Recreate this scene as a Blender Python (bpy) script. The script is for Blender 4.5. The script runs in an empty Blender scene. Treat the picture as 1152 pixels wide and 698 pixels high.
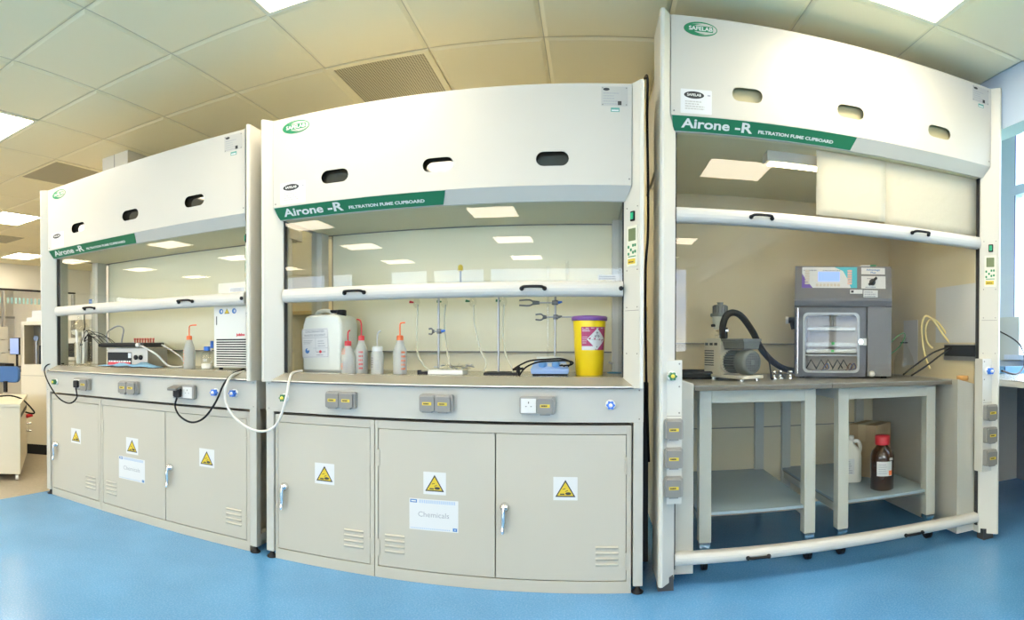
import bpy, math, random
from mathutils import Vector, Matrix
S = bpy.context.scene
COL = S.collection
rnd = random.Random(7)
pi = math.pi
# ---------------------------------------------------------------- camera (cylindrical panorama)
CF, CCX, CCY, CP, CR = 652.8628, 664.7572, 393.2655, -.0089, .0026
CAM = Vector((0, -2.4617, 1.0902))
_F = Vector((0, math.cos(CP), math.sin(CP))); _U = Vector((0, -math.sin(CP), math.cos(CP))); _R = Vector((1, 0, 0))
R3 = _R*math.cos(CR) + _U*math.sin(CR); U3 = _U*math.cos(CR) - _R*math.sin(CR)
cd = bpy.data.cameras.new('camera'); cam = bpy.data.objects.new('camera', cd); COL.objects.link(cam)
cd.type = 'PANO'; cd.panorama_type = 'CENTRAL_CYLINDRICAL'
cd.central_cylindrical_radius = 1.0
cd.central_cylindrical_range_u_min = -CCX/CF; cd.central_cylindrical_range_u_max = (1152-CCX)/CF
cd.central_cylindrical_range_v_min = -(698-CCY)/CF; cd.central_cylindrical_range_v_max = CCY/CF
cd.clip_start = .05; cd.clip_end = 200
B = -_F
cam.matrix_world = Matrix(((R3.x, U3.x, B.x, CAM.x), (R3.y, U3.y, B.y, CAM.y), (R3.z, U3.z, B.z, CAM.z), (0, 0, 0, 1)))
S.camera = cam
def P(px, py, Y):            # the place at depth Y that a measured direction of the panorama meets
    t = (px-CCX)/CF; v = (CCY-py)/CF
    d = R3*math.sin(t) + _F*math.cos(t) + U3*v
    return CAM + d*((Y-CAM.y)/d.y)
# ---------------------------------------------------------------- light and exposure
LAMP = 16.0
W = bpy.data.worlds.new('sky'); S.world = W; W.use_nodes = True
nt = W.node_tree; nt.nodes.clear()
wo = nt.nodes.new('ShaderNodeOutputWorld'); bg = nt.nodes.new('ShaderNodeBackground')
tc = nt.nodes.new('ShaderNodeTexCoord'); nz = nt.nodes.new('ShaderNodeTexNoise'); mp = nt.nodes.new('ShaderNodeMapping')
mp.inputs['Scale'].default_value = (2.2, 2.2, 9)
nz.inputs['Scale'].default_value = 2.0; nz.inputs['Detail'].default_value = 5
cr = nt.nodes.new('ShaderNodeValToRGB')
cr.color_ramp.elements[0].position = .38; cr.color_ramp.elements[0].color = (.40, .56, .92, 1)
cr.color_ramp.elements[1].position = .6; cr.color_ramp.elements[1].color = (.85, .92, 1.0, 1)
nt.links.new(tc.outputs['Generated'], mp.inputs[0]); nt.links.new(mp.outputs[0], nz.inputs['Vector'])
nt.links.new(nz.outputs['Fac'], cr.inputs[0]); nt.links.new(cr.outputs[0], bg.inputs['Color'])
bg.inputs['Strength'].default_value = 9.0
nt.links.new(bg.outputs[0], wo.inputs[0])
S.view_settings.view_transform = 'Standard'; S.view_settings.look = 'None'
S.view_settings.exposure = 0.62; S.view_settings.gamma = 1.0; S.view_settings.use_curve_mapping = False
S.cycles.max_bounces = 10; S.cycles.diffuse_bounces = 5; S.cycles.glossy_bounces = 4
S.cycles.transparent_max_bounces = 24; S.cycles.transmission_bounces = 6
S.cycles.caustics_reflective = False; S.cycles.caustics_refractive = False
S.cycles.sample_clamp_indirect = 6.0
# ---------------------------------------------------------------- materials
MATS = {}
def mat(name, col, rough=.5, metal=0., noise=0., nscale=8., bump=0., bscale=40., emit=0., spec=.5, alpha=1.):
    if name in MATS: return MATS[name]
    m = bpy.data.materials.new(name); m.use_nodes = True; n = m.node_tree; b = n.nodes['Principled BSDF']
    b.inputs['Base Color'].default_value = (*col, 1); b.inputs['Roughness'].default_value = rough
    b.inputs['Metallic'].default_value = metal; b.inputs['Specular IOR Level'].default_value = spec
    tcn = n.nodes.new('ShaderNodeTexCoord')
    if noise:
        z = n.nodes.new('ShaderNodeTexNoise'); z.inputs['Scale'].default_value = nscale; z.inputs['Detail'].default_value = 6
        r = n.nodes.new('ShaderNodeValToRGB')
        r.color_ramp.elements[0].position = .3; r.color_ramp.elements[1].position = .7
        r.color_ramp.elements[0].color = (*[c*(1-noise) for c in col], 1)
        r.color_ramp.elements[1].color = (*[min(1, c*(1+noise)) for c in col], 1)
        n.links.new(tcn.outputs['Object'], z.inputs['Vector']); n.links.new(z.outputs['Fac'], r.inputs[0]); n.links.new(r.outputs[0], b.inputs['Base Color'])
    if bump:
        z = n.nodes.new('ShaderNodeTexNoise'); z.inputs['Scale'].default_value = bscale; z.inputs['Detail'].default_value = 3
        bp = n.nodes.new('ShaderNodeBump'); bp.inputs['Strength'].default_value = bump; bp.inputs['Distance'].default_value = .01
        n.links.new(tcn.outputs['Object'], z.inputs['Vector']); n.links.new(z.outputs['Fac'], bp.inputs['Height']); n.links.new(bp.outputs[0], b.inputs['Normal'])
    if emit:
        b.inputs['Emission Color'].default_value = (*col, 1); b.inputs['Emission Strength'].default_value = emit
    if alpha < 1: b.inputs['Alpha'].default_value = alpha
    MATS[name] = m; return m
def glass(name, tint=(.95, .97, .95), ior=1.5, rough=0.):
    if name in MATS: return MATS[name]
    m = bpy.data.materials.new(name); m.use_nodes = True; n = m.node_tree; n.nodes.clear()
    o = n.nodes.new('ShaderNodeOutputMaterial'); mx = n.nodes.new('ShaderNodeMixShader'); fr = n.nodes.new('ShaderNodeFresnel')
    t = n.nodes.new('ShaderNodeBsdfTransparent'); g = n.nodes.new('ShaderNodeBsdfGlossy')
    fr.inputs['IOR'].default_value = ior; t.inputs[0].default_value = (*tint, 1); g.inputs['Roughness'].default_value = rough
    geo = n.nodes.new('ShaderNodeNewGeometry'); fac = n.nodes.new('ShaderNodeMath'); fac.operation = 'MULTIPLY'
    inv = n.nodes.new('ShaderNodeMath'); inv.operation = 'SUBTRACT'; inv.inputs[0].default_value = 1
    n.links.new(geo.outputs['Backfacing'], inv.inputs[1]); n.links.new(fr.outputs[0], fac.inputs[0]); n.links.new(inv.outputs[0], fac.inputs[1])
    n.links.new(fac.outputs[0], mx.inputs[0]); n.links.new(t.outputs[0], mx.inputs[1]); n.links.new(g.outputs[0], mx.inputs[2])
    n.links.new(mx.outputs[0], o.inputs[0]); MATS[name] = m; return m
M_white = mat('white_coated_steel', (.51, .485, .42), .38)
M_post = mat('cream_post', (.58, .56, .49), .42)
M_grey = mat('pale_grey_steel', (.46, .44, .38), .45)
M_door = mat('warm_grey_steel', (.46, .425, .345), .42)
M_gap = mat('dark_gap', (.02, .02, .02), .7)
M_seam = mat('seam_line', (.20, .19, .17), .6)
M_baffle = mat('cream_baffle', (.76, .70, .48), .5)
M_green = mat('green_strip', (.008, .145, .06), .5)
M_ink = mat('white_ink', (.66, .66, .62), .5)
M_bink = mat('black_ink', (.02, .02, .02), .5)
M_gink = mat('grey_ink', (.30, .31, .33), .5)
M_blueink = mat('blue_ink', (.06, .18, .42), .5)
M_logog = mat('green_logo', (.012, .20, .08), .45)
M_paper = mat('white_paper', (.62, .62, .61), .6)
M_card = mat('plate_card', (.42, .41, .37), .45)
M_yel = mat('warning_yellow', (.62, .44, .012), .5)
M_ylab = mat('yellow_label', (.62, .45, .03), .5)
M_steel = mat('stainless_steel', (.54, .50, .41), .27, .65, noise=.06, nscale=3)
M_chrome = mat('chrome', (.75, .75, .75), .15, 1.)
M_rod = mat('steel_rod', (.40, .40, .40), .4, .7)
M_black = mat('black_plastic', (.010, .010, .011), .5, spec=.25)
M_rub = mat('black_rubber', (.009, .009, .010), .6, spec=.2)
M_sock = mat('grey_socket', (.20, .19, .17), .35)
M_sockr = mat('grey_socket_rim', (.27, .26, .235), .35)
M_sockw = mat('white_socket', (.62, .61, .58), .35)
M_blue = mat('blue_plastic', (.03, .16, .62), .35)
M_tapg = mat('green_plastic', (.03, .16, .06), .4)
M_tapy = mat('yellow_plastic', (.75, .60, .08), .4)
M_hole = mat('dark_gloss_panel', (.035, .03, .02), .04, spec=.9)
M_holel = mat('beige_filter_panel', (.46, .40, .22), .5)
M_red = mat('red_plastic', (.60, .02, .03), .35)
M_org = mat('orange_plastic', (.85, .16, .03), .35)
M_lcd = mat('lcd_green', (.16, .20, .10), .2)
M_pane = glass('window_glass', (.97, .97, .955))
M_ware = glass('laboratory_glass', (.95, .95, .93), 1.6)
M_side = glass('side_glass', (.93, .94, .91))
M_poly = mat('milky_plastic', (.62, .62, .57), .35, alpha=.62)
M_tube = mat('clear_tubing', (.72, .70, .55), .3, alpha=.6)
M_wtube = mat('white_tubing', (.60, .59, .54), .35)
# ---------------------------------------------------------------- mesh builder
_tcache = {}
def text2d(s, size, bold=0., wide=1., align='LEFT'):
    k = (s, size, bold, wide, align)
    if k in _tcache: return _tcache[k]
    c = bpy.data.curves.new('t', 'FONT'); c.body = s; c.size = size; c.offset = bold; c.align_x = align; c.align_y = 'CENTER'; c.resolution_u = 3
    o = bpy.data.objects.new('t', c); COL.objects.link(o)
    dg = bpy.context.evaluated_depsgraph_get(); me = bpy.data.meshes.new_from_object(o.evaluated_get(dg))
    r = ([(v.co.x*wide, v.co.y) for v in me.vertices], [tuple(p.vertices) for p in me.polygons])
    bpy.data.objects.remove(o); bpy.data.curves.remove(c); bpy.data.meshes.remove(me)
    _tcache[k] = r; return r
def fill2d(loops, res=1):
    c = bpy.data.curves.new('t', 'CURVE'); c.dimensions = '2D'; c.fill_mode = 'BOTH'
    for L in loops:
        sp = c.splines.new('POLY'); sp.points.add(len(L)-1); sp.use_cyclic_u = True
        for i, p in enumerate(L): sp.points[i].co = (p[0], p[1], 0, 1)
    o = bpy.data.objects.new('t', c); COL.objects.link(o)
    dg = bpy.context.evaluated_depsgraph_get(); me = bpy.data.meshes.new_from_object(o.evaluated_get(dg))
    r = ([(v.co.x, v.co.y) for v in me.vertices], [tuple(p.vertices) for p in me.polygons])
    bpy.data.objects.remove(o); bpy.data.curves.remove(c); bpy.data.meshes.remove(me); return r
def ell(cx, cy, a, b, n=32, t0=0): return [(cx+a*math.cos(t0+2*pi*i/n), cy+b*math.sin(t0+2*pi*i/n)) for i in range(n)]
def caps(cx, cy, w, h, n=8):
    r = h/2; o = []
    for k in range(n+1): t = -pi/2+pi*k/n; o.append((cx+w/2-r+r*math.cos(t), cy+r*math.sin(t)))
    for k in range(n+1): t = pi/2+pi*k/n; o.append((cx-w/2+r+r*math.cos(t), cy+r*math.sin(t)))
    return o
def rrect(cx, cy, w, h, r, n=5):
    o = []
    for (sx, sy, t0) in ((1, -1, -pi/2), (1, 1, 0), (-1, 1, pi/2), (-1, -1, pi)):
        for k in range(n+1):
            t = t0+pi/2*k/n; o.append((cx+sx*(w/2-r)+r*math.cos(t), cy+sy*(h/2-r)+r*math.sin(t)))
    return o
class FR:                                  # a flat frame: origin, right, up, facing normal
    def __init__(s, o, r=(1, 0, 0), u=(0, 0, 1)):
        s.o = Vector(o); s.r = Vector(r).normalized(); s.u = Vector(u).normalized(); s.n = s.r.cross(s.u)
    def __call__(s, a, b, c=0.): return s.o + s.r*a + s.u*b + s.n*c
class MB:
    def __init__(s): s.v = []; s.f = []; s.m = []; s.mats = []; s.sm = []
    def mi(s, m):
        if m not in s.mats: s.mats.append(m)
        return s.mats.index(m)
    def add(s, vs, fs, m, smooth=False):
        k = len(s.v); s.v += [tuple(v) for v in vs]; i = s.mi(m)
        for f in fs: s.f.append(tuple(k+j for j in f)); s.m.append(i); s.sm.append(smooth)
        return s
    def box(s, x0, x1, y0, y1, z0, z1, m):
        return s.fbox(FR((0, 0, 0)), x0, x1, z0, z1, -y1, -y0, m)
    def fbox(s, F, a0, a1, b0, b1, c0, c1, m):
        vs = [F(a, b, c) for c in (c0, c1) for b in (b0, b1) for a in (a0, a1)]
        return s.add(vs, [(0, 2, 3, 1), (4, 5, 7, 6), (0, 1, 5, 4), (2, 6, 7, 3), (0, 4, 6, 2), (1, 3, 7, 5)], m)
    def bbox(s, F, a0, a1, b0, b1, c0, c1, r, m):            # box with a rounded outline facing n
        return s.plate(F, rrect((a0+a1)/2, (b0+b1)/2, a1-a0, b1-b0, r), c0, c1, m)
    def plate(s, F, L, c0, c1, m, smooth=False):
        n = len(L); vs = [F(a, b, c0) for a, b in L] + [F(a, b, c1) for a, b in L]
        fs = [tuple(range(n-1, -1, -1)), tuple(range(n, 2*n))] + [(i, (i+1) % n, n+(i+1) % n, n+i) for i in range(n)]
        return s.add(vs, fs, m, smooth)
    def holed(s, F, loops, c0, c1, m):
        v2, fs = fill2d(loops)
        def area(f): return sum(v2[f[i]][0]*v2[f[(i+1) % len(f)]][1]-v2[f[(i+1) % len(f)]][0]*v2[f[i]][1] for i in range(len(f)))
        fs = [f if area(f) > 0 else f[::-1] for f in fs]
        s.add([F(a, b, c1) for a, b in v2], fs, m); s.add([F(a, b, c0) for a, b in v2], [f[::-1] for f in fs], m)
        for L in loops:
            n = len(L); s.add([F(a, b, c0) for a, b in L]+[F(a, b, c1) for a, b in L], [(i, (i+1) % n, n+(i+1) % n, n+i) for i in range(n)], m)
        return s
    def flat(s, F, L, c, m): return s.add([F(a, b, c) for a, b in L], [tuple(range(len(L)))], m)
    def rect(s, F, a0, a1, b0, b1, c, m): return s.flat(F, [(a0, b0), (a1, b0), (a1, b1), (a0, b1)], c, m)
    def text(s, F, txt, a, b, size, m, c=.001, bold=0., wide=1., align='LEFT'):
        v2, fs = text2d(txt, size, bold, wide, align)
        def area(f): return sum(v2[f[i]][0]*v2[f[(i+1) % len(f)]][1]-v2[f[(i+1) % len(f)]][0]*v2[f[i]][1] for i in range(len(f)))
        return s.add([F(a+x, b+y, c) for x, y in v2], [f if area(f) > 0 else f[::-1] for f in fs], m)
    def lines(s, F, a0, a1, b0, b1, n, m, c=.001, seed=1, t=.5):          # a block of print too small to read
        R = random.Random(seed); h = (b1-b0)/n
        for i in range(n):
            a = a0; end = a1-(a1-a0)*R.random()*.4
            while a < end:
                w = (a1-a0)*(.05+.12*R.random()); s.rect(F, a, min(a+w, end), b0+i*h, b0+i*h+h*t, c, m); a += w+(a1-a0)*.025
        return s
    def tube(s, pts, r, m, n=8, caps_=True):
        pts = [Vector(p) for p in pts]; k = len(pts); rs = r if isinstance(r, (list, tuple)) else [r]*k
        vs = []; fs = []; up = None
        for i in range(k):
            d = (pts[min(i+1, k-1)]-pts[max(i-1, 0)]).normalized()
            if up is None: up = d.orthogonal().normalized()
            up = (up-d*up.dot(d)); up = up.normalized() if up.length > 1e-6 else d.orthogonal().normalized()
            w = d.cross(up)
            for j in range(n): t = 2*pi*j/n; vs.append(pts[i]+(up*math.cos(t)+w*math.sin(t))*rs[i])
        for i in range(k-1):
            for j in range(n): fs.append((i*n+j, i*n+(j+1) % n, (i+1)*n+(j+1) % n, (i+1)*n+j))
        s.add(vs, fs, m, True)
        if caps_: s.add(vs[:n], [tuple(range(n-1, -1, -1))], m); s.add(vs[-n:], [tuple(range(n))], m)
        return s
    def cyl(s, p0, p1, r, m, n=20, r1=None): return s.tube([p0, p1], [r, r if r1 is None else r1], m, n)
    def lathe(s, prof, m, o=(0, 0, 0), ax=(0, 0, 1), n=28, close=True):
        o = Vector(o); a = Vector(ax).normalized(); u = a.orthogonal().normalized() if abs(a.z) < .99 else Vector((1, 0, 0)); w = a.cross(u)
        vs = []; fs = []
        for r, h in prof:
            for j in range(n): t = 2*pi*j/n; vs.append(o+a*h+(u*math.cos(t)+w*math.sin(t))*r)
        for i in range(len(prof)-1):
            for j in range(n): fs.append((i*n+j, i*n+(j+1) % n, (i+1)*n+(j+1) % n, (i+1)*n+j))
        s.add(vs, fs, m, True)
        if close:
            if prof[0][0] > 1e-4: s.add(vs[:n], [tuple(range(n-1, -1, -1))], m)
            if prof[-1][0] > 1e-4: s.add(vs[-n:], [tuple(range(n))], m)
        return s
    def build(s, name, parent=None, bevel=0., loc=None, label=None):
        me = bpy.data.meshes.new(name); me.from_pydata(s.v, [], s.f)
        for m in s.mats: me.materials.append(m)
        me.polygons.foreach_set('material_index', s.m); me.polygons.foreach_set('use_smooth', s.sm); me.update()
        o = bpy.data.objects.new(name, me); COL.objects.link(o)
        if parent: o.parent = parent
        if loc is not None: o.location = loc
        if bevel:
            b = o.modifiers.new('bevel', 'BEVEL'); b.width = bevel; b.segments = 2; b.limit_method = 'ANGLE'; b.angle_limit = 1.0
        if label: o['label'] = label
        return o
def sm(pts, k=6):                           # smooth curve through points
    pts = [Vector(p) for p in pts]; out = []
    for i in range(len(pts)-1):
        p0 = pts[max(i-1, 0)]; p1 = pts[i]; p2 = pts[i+1]; p3 = pts[min(i+2, len(pts)-1)]
        for j in range(k):
            t = j/k; out.append(.5*((2*p1)+(p2-p0)*t+(2*p0-5*p1+4*p2-p3)*t*t+(3*p1-p0-3*p2+p3)*t**3))
    out.append(pts[-1]); return out
def tag(o, label, cat, group=None):
    o['label'] = label; o['category'] = cat
    if group: o['group'] = group
    return o
def thing(name, label, cat, loc=(0, 0, 0), rz=0., group=None):
    o = bpy.data.objects.new(name, None); COL.objects.link(o); o.location = loc; o.rotation_euler = (0, 0, rz); o.empty_display_size = .1
    return tag(o, label, cat, group)
def struct(mb, name, bevel=0.):
    o = mb.build(name, None, bevel); o['kind'] = 'structure'; return o
# ---------------------------------------------------------------- the room
CH = 2.63; XL = -9.2; XR = 2.12; XW = 3.3; YB = -8.7; YW = 1.75; YF = 5.4
def speckle(name, col, c2, rough, sc=60, amt=.62):
    m = mat(name, col, rough); n = m.node_tree; b = n.nodes['Principled BSDF']; t = n.nodes.new('ShaderNodeTexCoord')
    z = n.nodes.new('ShaderNodeTexNoise'); z.inputs['Scale'].default_value = sc; z.inputs['Detail'].default_value = 4
    y = n.nodes.new('ShaderNodeTexNoise'); y.inputs['Scale'].default_value = 1.6; y.inputs['Detail'].default_value = 4
    r = n.nodes.new('ShaderNodeValToRGB'); r.color_ramp.elements[0].position = .45; r.color_ramp.elements[1].position = amt+.1
    r.color_ramp.elements[0].color = (*col, 1); r.color_ramp.elements[1].color = (*c2, 1)
    mx = n.nodes.new('ShaderNodeMixRGB'); mx.blend_type = 'MULTIPLY'; mx.inputs[0].default_value = .5
    r2 = n.nodes.new('ShaderNodeValToRGB'); r2.color_ramp.elements[0].color = (.6, .6, .6, 1); r2.color_ramp.elements[0].position = .3; r2.color_ramp.elements[1].position = .65
    n.links.new(t.outputs['Object'], z.inputs[0]); n.links.new(t.outputs['Object'], y.inputs[0]); n.links.new(z.outputs[0], r.inputs[0]); n.links.new(y.outputs[0], r2.inputs[0])
    n.links.new(r.outputs[0], mx.inputs[1]); n.links.new(r2.outputs[0], mx.inputs[2]); n.links.new(mx.outputs[0], b.inputs['Base Color'])
    return m
M_floor = speckle('blue_vinyl', (.095, .30, .58), (.17, .38, .66), .26, 130)
M_floor2 = speckle('beige_vinyl', (.38, .33, .25), (.44, .39, .30), .35, 30)
M_wall = mat('cream_wall', (.70, .66, .49), .6)
M_wall2 = mat('white_wall', (.76, .74, .66), .6)
M_ceil = mat('ceiling_tile', (.90, .83, .58), .55)
M_ceils = mat('ceiling_seam', (.62, .57, .42), .7)
M_alu = mat('white_frame', (.46, .54, .70), .4)
M_floor_d = mat('dark_skirting', (.05, .05, .05), .5)
struct(MB().box(-3.49, XW, YB, YW, -.1, 0, M_floor), 'floor')
struct(MB().box(XL-3, -3.49, YB, YF+.1, -.1, 0, M_floor2).box(-3.49, -3.0, YW+.1, YF+.1, -.1, 0, M_floor2), 'floor_hall')
# metal tile ceiling
cb = MB(); X0 = -.24-.6*16; Y0 = -.14-.6*15
PERF = [(-7, 1), (-12, 3), (-2, 1), (-13, 1), (1, -6), (-3, -6)]
LAMPS = [(k, j) for k in (-14, -10, -6, -2, 2) for j in (-13, -10, -7, -4, -1)] + [(-14, 2), (-14, 5), (-10, 2), (-10, 5), (-6, 5), (-6, 2), (-2, 2), (2, 2), (-19, 5), (-19, 2), (-19, -1)]
PERF = [p for p in PERF if p not in LAMPS]
for k in range(-16, 5):
    for j in range(-15, 10):
        x = -.24+.6*k; y = -.14+.6*j
        if x >= XR-.03 or x+.6 < XL or y+.6 < YB or y > YF: continue
        if (k, j) in LAMPS or (k, j) in PERF: continue
        x1 = min(x+.6, XR); g = .0022; e = .022; h = CH
        o = [(x+g, y+g), (x1-g, y+g), (x1-g, y+.6-g), (x+g, y+.6-g)]; i = [(x+e, y+e), (x1-e, y+e), (x1-e, y+.6-e), (x+e, y+.6-e)]
        cb.add([(a, b, h+.004) for a, b in o]+[(a, b, h-.004) for a, b in i], [(3, 2, 1, 0), (0, 1, 5, 4), (1, 2, 6, 5), (2, 3, 7, 6), (3, 0, 4, 7), (7, 6, 5, 4)][1:], M_ceil)
cb.box(XL, XR, YB, YF, CH+.005, CH+.08, M_ceils)
struct(cb, 'ceiling')
struct(MB().box(XR, XW+.1, YB, YW, 3.1, 3.2, M_wall2), 'ceiling_bay')
# back wall behind the cupboards, with its trunking column at the left end
wb = MB().box(-3.45, XW, YW, YW+.12, 0, 3.1, M_wall).box(-3.45, XR, YW-.05, YW, 1.33, 1.36, mat('pale_wood', (.62, .48, .25), .5))
struct(wb, 'wall_back')
M_trunk = mat('trunking', (.60, .57, .48), .5)
struct(MB().box(-3.58, -3.28, .745, YW+.1, 0, CH, M_trunk).box(-3.435, -3.431, .742, .745, 0, CH, M_seam), 'wall_column', .004)
struct(MB().box(XL-3, -3.4, YF, YF+.1, 0, CH, M_wall2).box(-3.4, -3.3, YW+.1, YF, 0, CH, M_wall2), 'wall_far')
# right-hand bulkhead, window bay
M_bulk = mat('bulkhead_paint', (.46, .56, .70), .6)
struct(MB().box(XR, XR+.12, YB, YW, 2.312, 3.1, M_bulk), 'wall_right')
wr = MB().box(XW, XW+.12, YB, -1.3, 1.0, 3.03, M_bulk).box(XW, XW+.12, 1.27, YW, 0, 3.1, M_bulk).box(XW, XW+.12, YB, 1.27, 0, 1.0, M_bulk).box(XW, XW+.12, YB, 1.27, 3.03, 3.1, M_bulk)
struct(wr, 'wall_bay')
wf = MB()
for y in [1.24-1.25*i for i in range(3)]: wf.box(XW-.02, XW+.05, y-.03, y+.03, 1.0, 3.03, M_alu)
wf.box(XW-.03, XW+.06, -1.3, 1.27, 2.37, 2.45, M_alu).box(XW-.08, XW+.06, -1.3, 1.27, .98, 1.02, M_alu)
wf.box(XW-.024, XW-.02, 1.205, 1.213, 1.0, 3.03, mat('blue_gasket', (.05, .06, .25), .4))
struct(wf, 'window_1')
struct(MB().box(XW+.02, XW+.026, -1.3, 1.24, 1.0, 3.03, M_pane), 'window_1_glass')
# rear wall with its band of windows (seen mirrored in the sashes)
spans = [(-8.6, -6.75), (-6.6, -5.6), (-5.45, -4.95), (-4.1, -3.3), (-3.18, -2.12), (-2.0, .62), (.8, 1.9)]
wq = MB().box(XL, XW, YB-.15, YB, 0, .95, M_wall2).box(XL, XW, YB-.15, YB, 2.60, 3.1, M_wall2)
xs = [XL] + [v for s_ in spans for v in s_] + [XW]
for a, b in zip(xs[::2], xs[1::2]): wq.box(a, b, YB-.15, YB, .95, 2.60, M_wall2)
struct(wq, 'wall_rear')
wg = MB()
for a, b in spans: wg.box(a, b, YB-.1, YB-.094, .95, 2.60, M_pane)
struct(wg, 'window_2_glass')
# left glazed partition
wl = MB().box(XL-.1, XL, YB, YF, 2.15, CH, M_wall2).box(XL-.1, XL, YB, YF, 0, .9, M_wall2).box(XL-.1, XL, 5.0, YF, .9, 2.15, M_wall2)
struct(wl, 'wall_left')
pf = MB().box(XL-.06, XL+.03, YB, 5.0, 2.125, 2.155, M_gap).box(XL-.06, XL+.02, 4.95, 5.0, .9, 2.11, mat('grey_frame', (.3, .3, .28), .4))
for y in (-4.5, -2, .5, 3.3): pf.box(XL-.06, XL+.02, y-.02, y+.02, .9, 2.11, MATS['grey_frame'])
pf.box(XL-.03, XL-.02, YB, 4.95, .9, 2.11, M_pane)
M_stripe = mat('cyan_film', (.40, .68, .70), .5)
for i in range(48): pf.box(XL-.018, XL-.014, .5+i*.09, .54+i*.09, 1.88, 1.99, M_stripe)
struct(pf, 'window_3')
struct(MB().box(XL-3, XL-2.9, YB, YF, 0, CH, M_wall2).box(XL-3, XL-.1, YB, YF, CH, CH+.05, M_wall2), 'wall_office')
struct(MB().box(5, 60, -60, 60, -3.2, -3.1, mat('lawn', (.16, .30, .08), .9, noise=.3, nscale=.6)), 'ground')
# ---------------------------------------------------------------- ceiling lights and vents
M_diff = mat('lamp_diffuser', (1, .87, .66), .5, emit=LAMP)
M_lfr = mat('lamp_frame', (.80, .78, .62), .5)
def lamp_label(k, j):
    if (k, j) == (-6, -1): return 'square ceiling light cut by the left edge, highest on the left'
    if (k, j) == (-2, -1): return 'small bright corner of ceiling light at top edge above middle cupboard'
    if (k, j) == (2, -1): return 'bright ceiling light cut by the top edge above the right cupboard'
    if (k, j) == (-10, 2): return 'square ceiling light beside the top of the left cupboard post'
    if (k, j) == (-14, 5): return 'lowest, farthest ceiling light seen left of the left cupboard'
    if (k, j) == (-14, 2): return 'far ceiling light in the hall beyond the left edge'
    if k == -19: return 'added light brightening the office behind the far partition, %s' % {5: 'farthest back', 2: 'middle one', -1: 'nearest one'}[j]  # lamps put in to light the otherwise dark office
    if j == 2 and k > -7: return 'ceiling light hidden behind the top of the %s fume cupboard' % {-6: 'left', -2: 'middle', 2: 'right'}[k]
    if (k, j) == (-6, 5): return 'added ceiling light brightening the hall behind the trunking column'  # hidden lamp put in to lift the dim hall
    if (k, j) == (-10, 5): return 'ceiling light of the hall hidden behind the left cupboard'
    c = {-14: 'farthest left', -10: 'left', -6: 'middle left', -2: 'middle right', 2: 'right'}[k]
    r = {-13: 'fifth', -10: 'fourth', -7: 'third', -4: 'second', -1: 'first'}[j]
    return 'square ceiling light seen mirrored in a sash, %s column, %s row from the cupboards' % (c, r)
for k, j in LAMPS:
    x = -.24+.6*k; y = -.14+.6*j
    t = thing('ceiling_light', lamp_label(k, j), 'ceiling light', (x+.3, y+.3, CH), 0, 'square ceiling lights')
    f = MB(); F = FR((0, 0, 0), (1, 0, 0), (0, -1, 0))
    f.holed(F, [[(-.298, -.298), (.298, -.298), (.298, .298), (-.298, .298)], [(-.275, -.275), (.275, -.275), (.275, .275), (-.275, .275)]], -.003, .006, M_lfr)
    f.build('frame', t)
    MB().fbox(F, -.275, .275, -.275, .275, -.004, 0.0, M_diff).build('diffuser', t)
def dots(name, col, dark, sc):
    m = mat(name, col, .5); n = m.node_tree; b = n.nodes['Principled BSDF']; t = n.nodes.new('ShaderNodeTexCoord')
    v = n.nodes.new('ShaderNodeTexVoronoi'); v.inputs['Scale'].default_value = sc; v.inputs['Randomness'].default_value = 0
    r = n.nodes.new('ShaderNodeValToRGB'); r.color_ramp.elements[0].position = .28; r.color_ramp.elements[1].position = .36
    r.color_ramp.elements[0].color = (*dark, 1); r.color_ramp.elements[1].color = (*col, 1)
    n.links.new(t.outputs['Object'], v.inputs['Vector']); n.links.new(v.outputs['Distance'], r.inputs[0]); n.links.new(r.outputs[0], b.inputs['Base Color']); return m
M_perf = dots('perforated_metal', (.55, .50, .33), (.10, .085, .05), 70)
for k, j in PERF:
    if j < -4: continue
    x = -.24+.6*k; y = -.14+.6*j
    lb = {(-2, 1): 'perforated ceiling vent tile above the middle fume cupboard', (-7, 1): 'dark perforated ceiling vent tile above left end of left cupboard',
          (-12, 3): 'small far perforated ceiling vent tile near the left edge', (-13, 1): 'perforated vent tile in the ceiling beyond the left edge'}[(k, j)]
    t = thing('ceiling_vent', lb, 'ceiling vent', (x+.3, y+.3, CH))
    f = MB(); F = FR((0, 0, 0), (1, 0, 0), (0, -1, 0))
    f.holed(F, [[(-.298, -.298), (.298, -.298), (.298, .298), (-.298, .298)], [(-.265, -.265), (.265, -.265), (.265, .265), (-.265, .265)]], -.004, .004, M_ceil)
    f.build('frame', t)
    MB().fbox(F, -.265, .265, -.265, .265, -.004, .001, M_perf).build('grille', t)
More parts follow.
